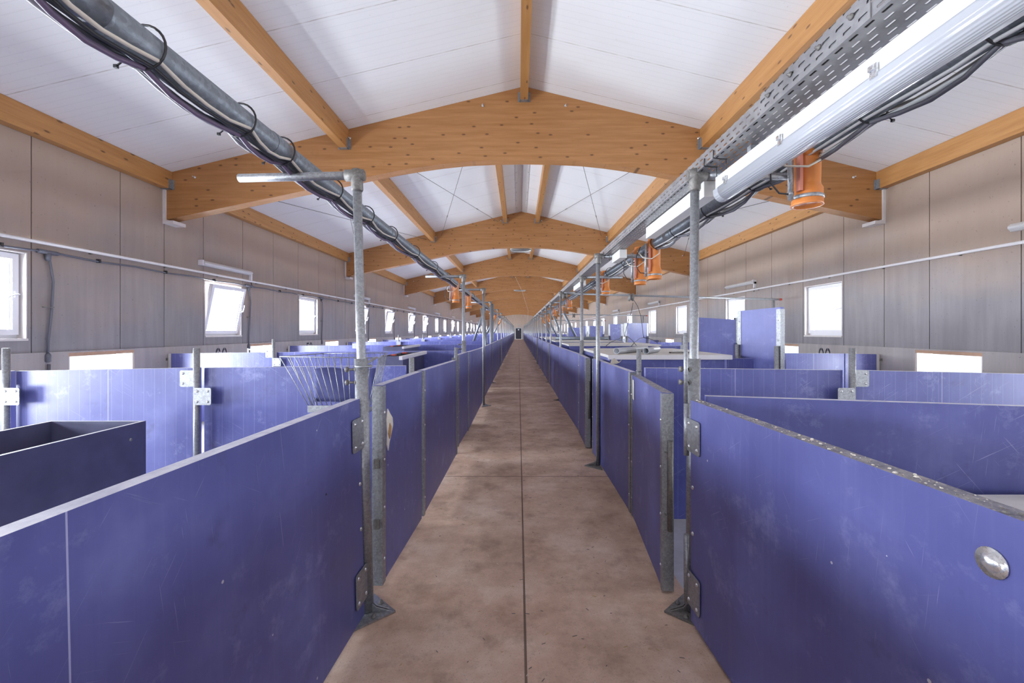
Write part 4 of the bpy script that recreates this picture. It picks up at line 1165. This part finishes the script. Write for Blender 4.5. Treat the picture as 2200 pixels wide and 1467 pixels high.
def valve(x, y, z, label, near=False, hang=.30):
    o = thing('feed_valve', label, 'valve', (x, y, z), local=True, group='orange drop valves on the feed pipes')
    h = hang
    MB().lathe((0, 0, 0), [(.062, .07), (.066, .05), (.064, -.02), (.058, -.06), (.056, -h * .62), (.057, -h * .66), (.066, -h * .72), (.067, -h * .97), (.070, -h), (.058, -h), (.056, -h * .97)], 22).build('body', M_ORANGE, o)
    MB().tube((-.02, .085, 0), (-.02, -.085, 0), .060, 18).build('saddle', M_ORANGE, o)
    MB().lathe((0, 0, -h * .90), [(.068, 0), (.0705, .002), (.0705, .016), (.068, .018)], 22).build('clamp', M_GALV, o)
    MB().box(-.074, -.060, -.062, -.030, -h * .80, -.03).build('scale_strip', simple('pink_scale', (.55, .20, .14), .6) if 'pink_scale' not in bpy.data.materials else bpy.data.materials['pink_scale'], o)
    MB().tube((-.10, -.03, .0), (-.10, -.03, -h * .93), .0125, 10).tube((-.10, -.03, -h * .80), (-.10, -.03, -h * .86), .0155, 10).build('actuator', M_GALV, o)
    if near or y < 10:
        MB().sweep([(-.115, -.035, -h * .84), (-.16, -.04, -h * .83), (-.20, -.04, -h * .66), (-.195, -.03, -h * .35), (-.15, -.01, -.03)], .0045, 6).build('hose', M_BLACK, o)
        MB().sweep([(.04, .0, .02), (.02, -.08, -h * .30), (-.06, -.10, -h * .46), (-.14, -.07, -h * .42), (-.17, .02, -h * .2)], .0055, 6).build('loop_cable', M_CREAM, o)
valve(1.40, 2.10, 2.372, 'orange drop valve hanging beside the lamp end, nearest the camera', True, .285)
valve(1.40, 4.45, 2.372, 'right one of the two orange valves behind the second right post', True, .36)
valve(1.40, 4.98, 2.372, 'left one of the two orange valves behind the second right post', True, .36)
valve(1.40, 6.95, 2.372, 'orange valve seen just right of the long right posts')
valve(1.40, 11.8, 2.372, 'fifth orange valve along the right feed pipe'); valve(1.40, 14.2, 2.372, 'sixth orange valve along the right feed pipe')
valve(1.40, 16.8, 2.372, 'seventh orange valve along the right feed pipe')
valve(-1.187, 8.2, 2.377, 'orange valve on the left feed pipe beside the second left post', True, .36)
valve(-1.187, 10.3, 2.377, 'orange valve on the left feed pipe, farther back', False, .36)

# drop pipes
def drop_pipe(a, b_, r, label, tip=False):
    o = thing('drop_pipe', label, 'pipe', a, group='grey feed drop pipes')
    MB().tube(a, b_, r, 14).build('tube', M_PIPE, o)
    if tip:
        v = Vector(a); w = Vector(b_); d = (w - v).normalized(); MB().tube(v - d * .02, v + d * .45, r * 1.12, 14).build('orange_end', M_ORANGE, o)
drop_pipe((-.90, 14.7, 2.40), (-.90, 14.7, .0), .055, 'thick vertical grey pipe rising behind the left fence')
drop_pipe((-1.14, 13.6, 2.20), (-.90, 13.6, .0), .055, 'thick grey pipe leaning right beside the vertical one')
drop_pipe((-1.187, 15.6, 2.34), (-1.62, 15.6, 1.10), .045, 'grey pipe slanting down to the left from the left feed pipe')
drop_pipe((-1.16, 22.5, 2.34), (-1.8, 22.5, 1.05), .05, 'slanting left pipe with an orange upper end', True)
drop_pipe((-1.16, 30.0, 2.34), (-1.9, 30.0, 1.0), .05, 'farther slanting left pipe with an orange upper end', True)
drop_pipe((1.40, 14.6, 2.34), (2.05, 14.6, 1.05), .045, 'nearest grey pipe slanting down right over the right pens')
drop_pipe((1.40, 18.5, 2.34), (1.95, 18.5, 1.05), .045, 'second grey pipe slanting down right over the right pens')
drop_pipe((1.40, 22.5, 2.34), (2.1, 22.5, 1.05), .05, 'third slanting pipe over the right pens, orange upper end', True)
drop_pipe((1.40, 26.8, 2.34), (2.1, 26.8, 1.05), .05, 'fourth slanting pipe over the right pens, orange upper end', True)
tag(MB().pipe((1.2, 14.0, 1.25), (3.0, 13.6, 1.25), .05, .005, 14).build('loose_tube', M_PIPE), 'grey tube lying across the far right creep boxes', 'tube', 'loose tubes on the creep box lid')

# perforated cable tray, trunking and lamp under it
tray = thing('cable_tray', 'long perforated steel cable tray above the right posts', 'cable tray', (.93, -.6, 2.306), local=True)
t_ = .0012; ln = 27.5
MB().box(0, .148, 0, ln, 0, t_).box(0, t_, 0, ln, t_, .070).box(.148 - t_, .148, 0, ln, t_, .012).build('channel', M_TRAY, tray)
MB().box(-.0045, -.0005, 1.74, 2.26, -.002, .078).build('splice_plate', M_TRAY, tray)
for yy in (1.80, 1.93, 2.07, 2.20):
    MB().lathe((-.005, yy, .045), [(.009, 0), (.009, -.006), (.004, -.006), (.004, -.014)], 6, 'x').build('splice_bolt', M_DARKST, tray)
def tie(yy):
    MB().sweep([(-.006, yy, .03), (-.008, yy, -.006), (.03, yy + .004, -.010), (.062, yy + .01, -.008)], .0035, 6).tube((.058, yy + .01, -.008), (.060, yy + .012, -.055), .002, 5).build('cable_tie', M_BLACK, tray)
for yy in (2.05 + .6, 2.75, 5.3): tie(yy)
for k, mt in enumerate((M_BLACK,)):
    MB().sweep([(.03 + .04 * k + .006 * math.sin(j * 1.3 + k), j * .9, .010) for j in range(int(ln / .9))], .008, 6).build('laid_cable', mt, tray)
def big_lamp(y0, y1, label):
    o = thing('tube_lamp', label, 'lamp', (1.05, y0, 2.2), local=True)
    ln = y1 - y0
    MB().box(-.045, .045, .02, ln - .02, .0, .062).build('housing', M_WHITE, o, .006)
    n = 13; pts = [(.049 * math.cos(PI + PI * k / (n - 1)), .052 * math.sin(PI + PI * k / (n - 1)) - .004) for k in range(n)]
    d = MB(); d.prism([(-.049, .004)] + pts + [(.049, .004)], 'y', .055, ln - .055); d.s = [True] * len(d.s); d.s[0] = d.s[1] = False
    d.build('diffuser', M_DIFF, o)
    for e in (0, 1):
        ya, yb = (.0, .055) if e == 0 else (ln - .055, ln)
        m_ = MB(); q = [(x * (.95 if True else 1), z) for x, z in [(-.049, .004)] + pts + [(.049, .004)]]
        m_.prism(q, 'y', ya, yb); m_.build('end_cap', M_DIFF, o)
    for k in range(4):
        yy = .16 + (ln - .3) * k / 3
        MB().box(-.053, -.047, yy - .012, yy + .012, -.008, .030).box(-.060, -.053, yy - .008, yy + .010, .012, .026).build('clip', M_ALU, o)
    for yy in (.3, ln - .3):
        MB().box(-.02, .02, yy - .015, yy + .015, .062, .108).build('hanger', M_GALV, o)
big_lamp(.62, 2.235, 'long tubular lamp with clear ribbed diffuser at upper right, under the tray')
def trunk(y0, y1, label):
    tag(MB().box(1.015, 1.09, y0, y1, 2.215, 2.300).build('trunking', M_WHITE, None, .003), label, 'trunking', 'white trunking under the tray')
trunk(2.37, 3.45, 'white trunking piece under the tray just behind the nearest right post')
trunk(4.35, 4.70, 'white trunking piece under the tray at the second right post')
trunk(7.0, 8.0, 'white trunking piece under the tray at the third right post')

# ------------------------------------------------------------------ loose straw on the floor, crumbs on the right leaf
rs = random.Random(11); st = MB()
for k in range(420):
    y = 1.2 + 7 * rs.random() ** 1.6; x = -.66 + 1.44 * rs.random(); a = rs.random() * PI; l_ = .008 + .016 * rs.random(); w = .0012
    dx, dy = math.cos(a) * l_, math.sin(a) * l_; nx_, ny_ = -math.sin(a) * w, math.cos(a) * w; z = .0004
    st.hexa([(x - nx_, y - ny_, z), (x + dx - nx_, y + dy - ny_, z), (x + nx_, y + ny_, z), (x + dx + nx_, y + dy + ny_, z),
             (x - nx_, y - ny_, z + .002), (x + dx - nx_, y + dy - ny_, z + .002), (x + nx_, y + ny_, z + .002), (x + dx + nx_, y + dy + ny_, z + .002)], k % 3)
tag(st.build('straw_litter', [M_STRAW, M_CREAM, M_DARKST]), 'scattered straw bits and crumbs on the brown aisle floor', 'litter', None, 'stuff')
cm = MB()
for k in range(260):
    u = rs.random() * 2.4; d = Vector((.995 - .868, -1.0 - 2.185)).normalized(); nn = Vector((-d.y, d.x))
    p = Vector((.868, 2.185)) + d * u + nn * (.006 + .043 * rs.random()); q = .0008 + .0028 * rs.random() ** 3; a = rs.random() * 3
    ca, sa = math.cos(a) * q * 1.8, math.sin(a) * q * 1.8; z = 1.1322
    cm.hexa([(p.x - ca, p.y - sa, z), (p.x + sa, p.y - ca, z), (p.x - sa, p.y + ca, z), (p.x + ca, p.y + sa, z), (p.x - ca * .6, p.y - sa * .6, z + q), (p.x + sa * .6, p.y - ca * .6, z + q), (p.x - sa * .6, p.y + ca * .6, z + q), (p.x + ca * .6, p.y + sa * .6, z + q)], k % 3)
tag(cm.build('crumbs', [M_CREAM, M_DARKST, M_PAPER]), 'dry crumbs lying along the top of the near right fence leaf', 'crumbs', None, 'stuff')
for o in bpy.data.objects:
    for kk in ('_org', '_local'):
        if kk in o.keys(): del o[kk]
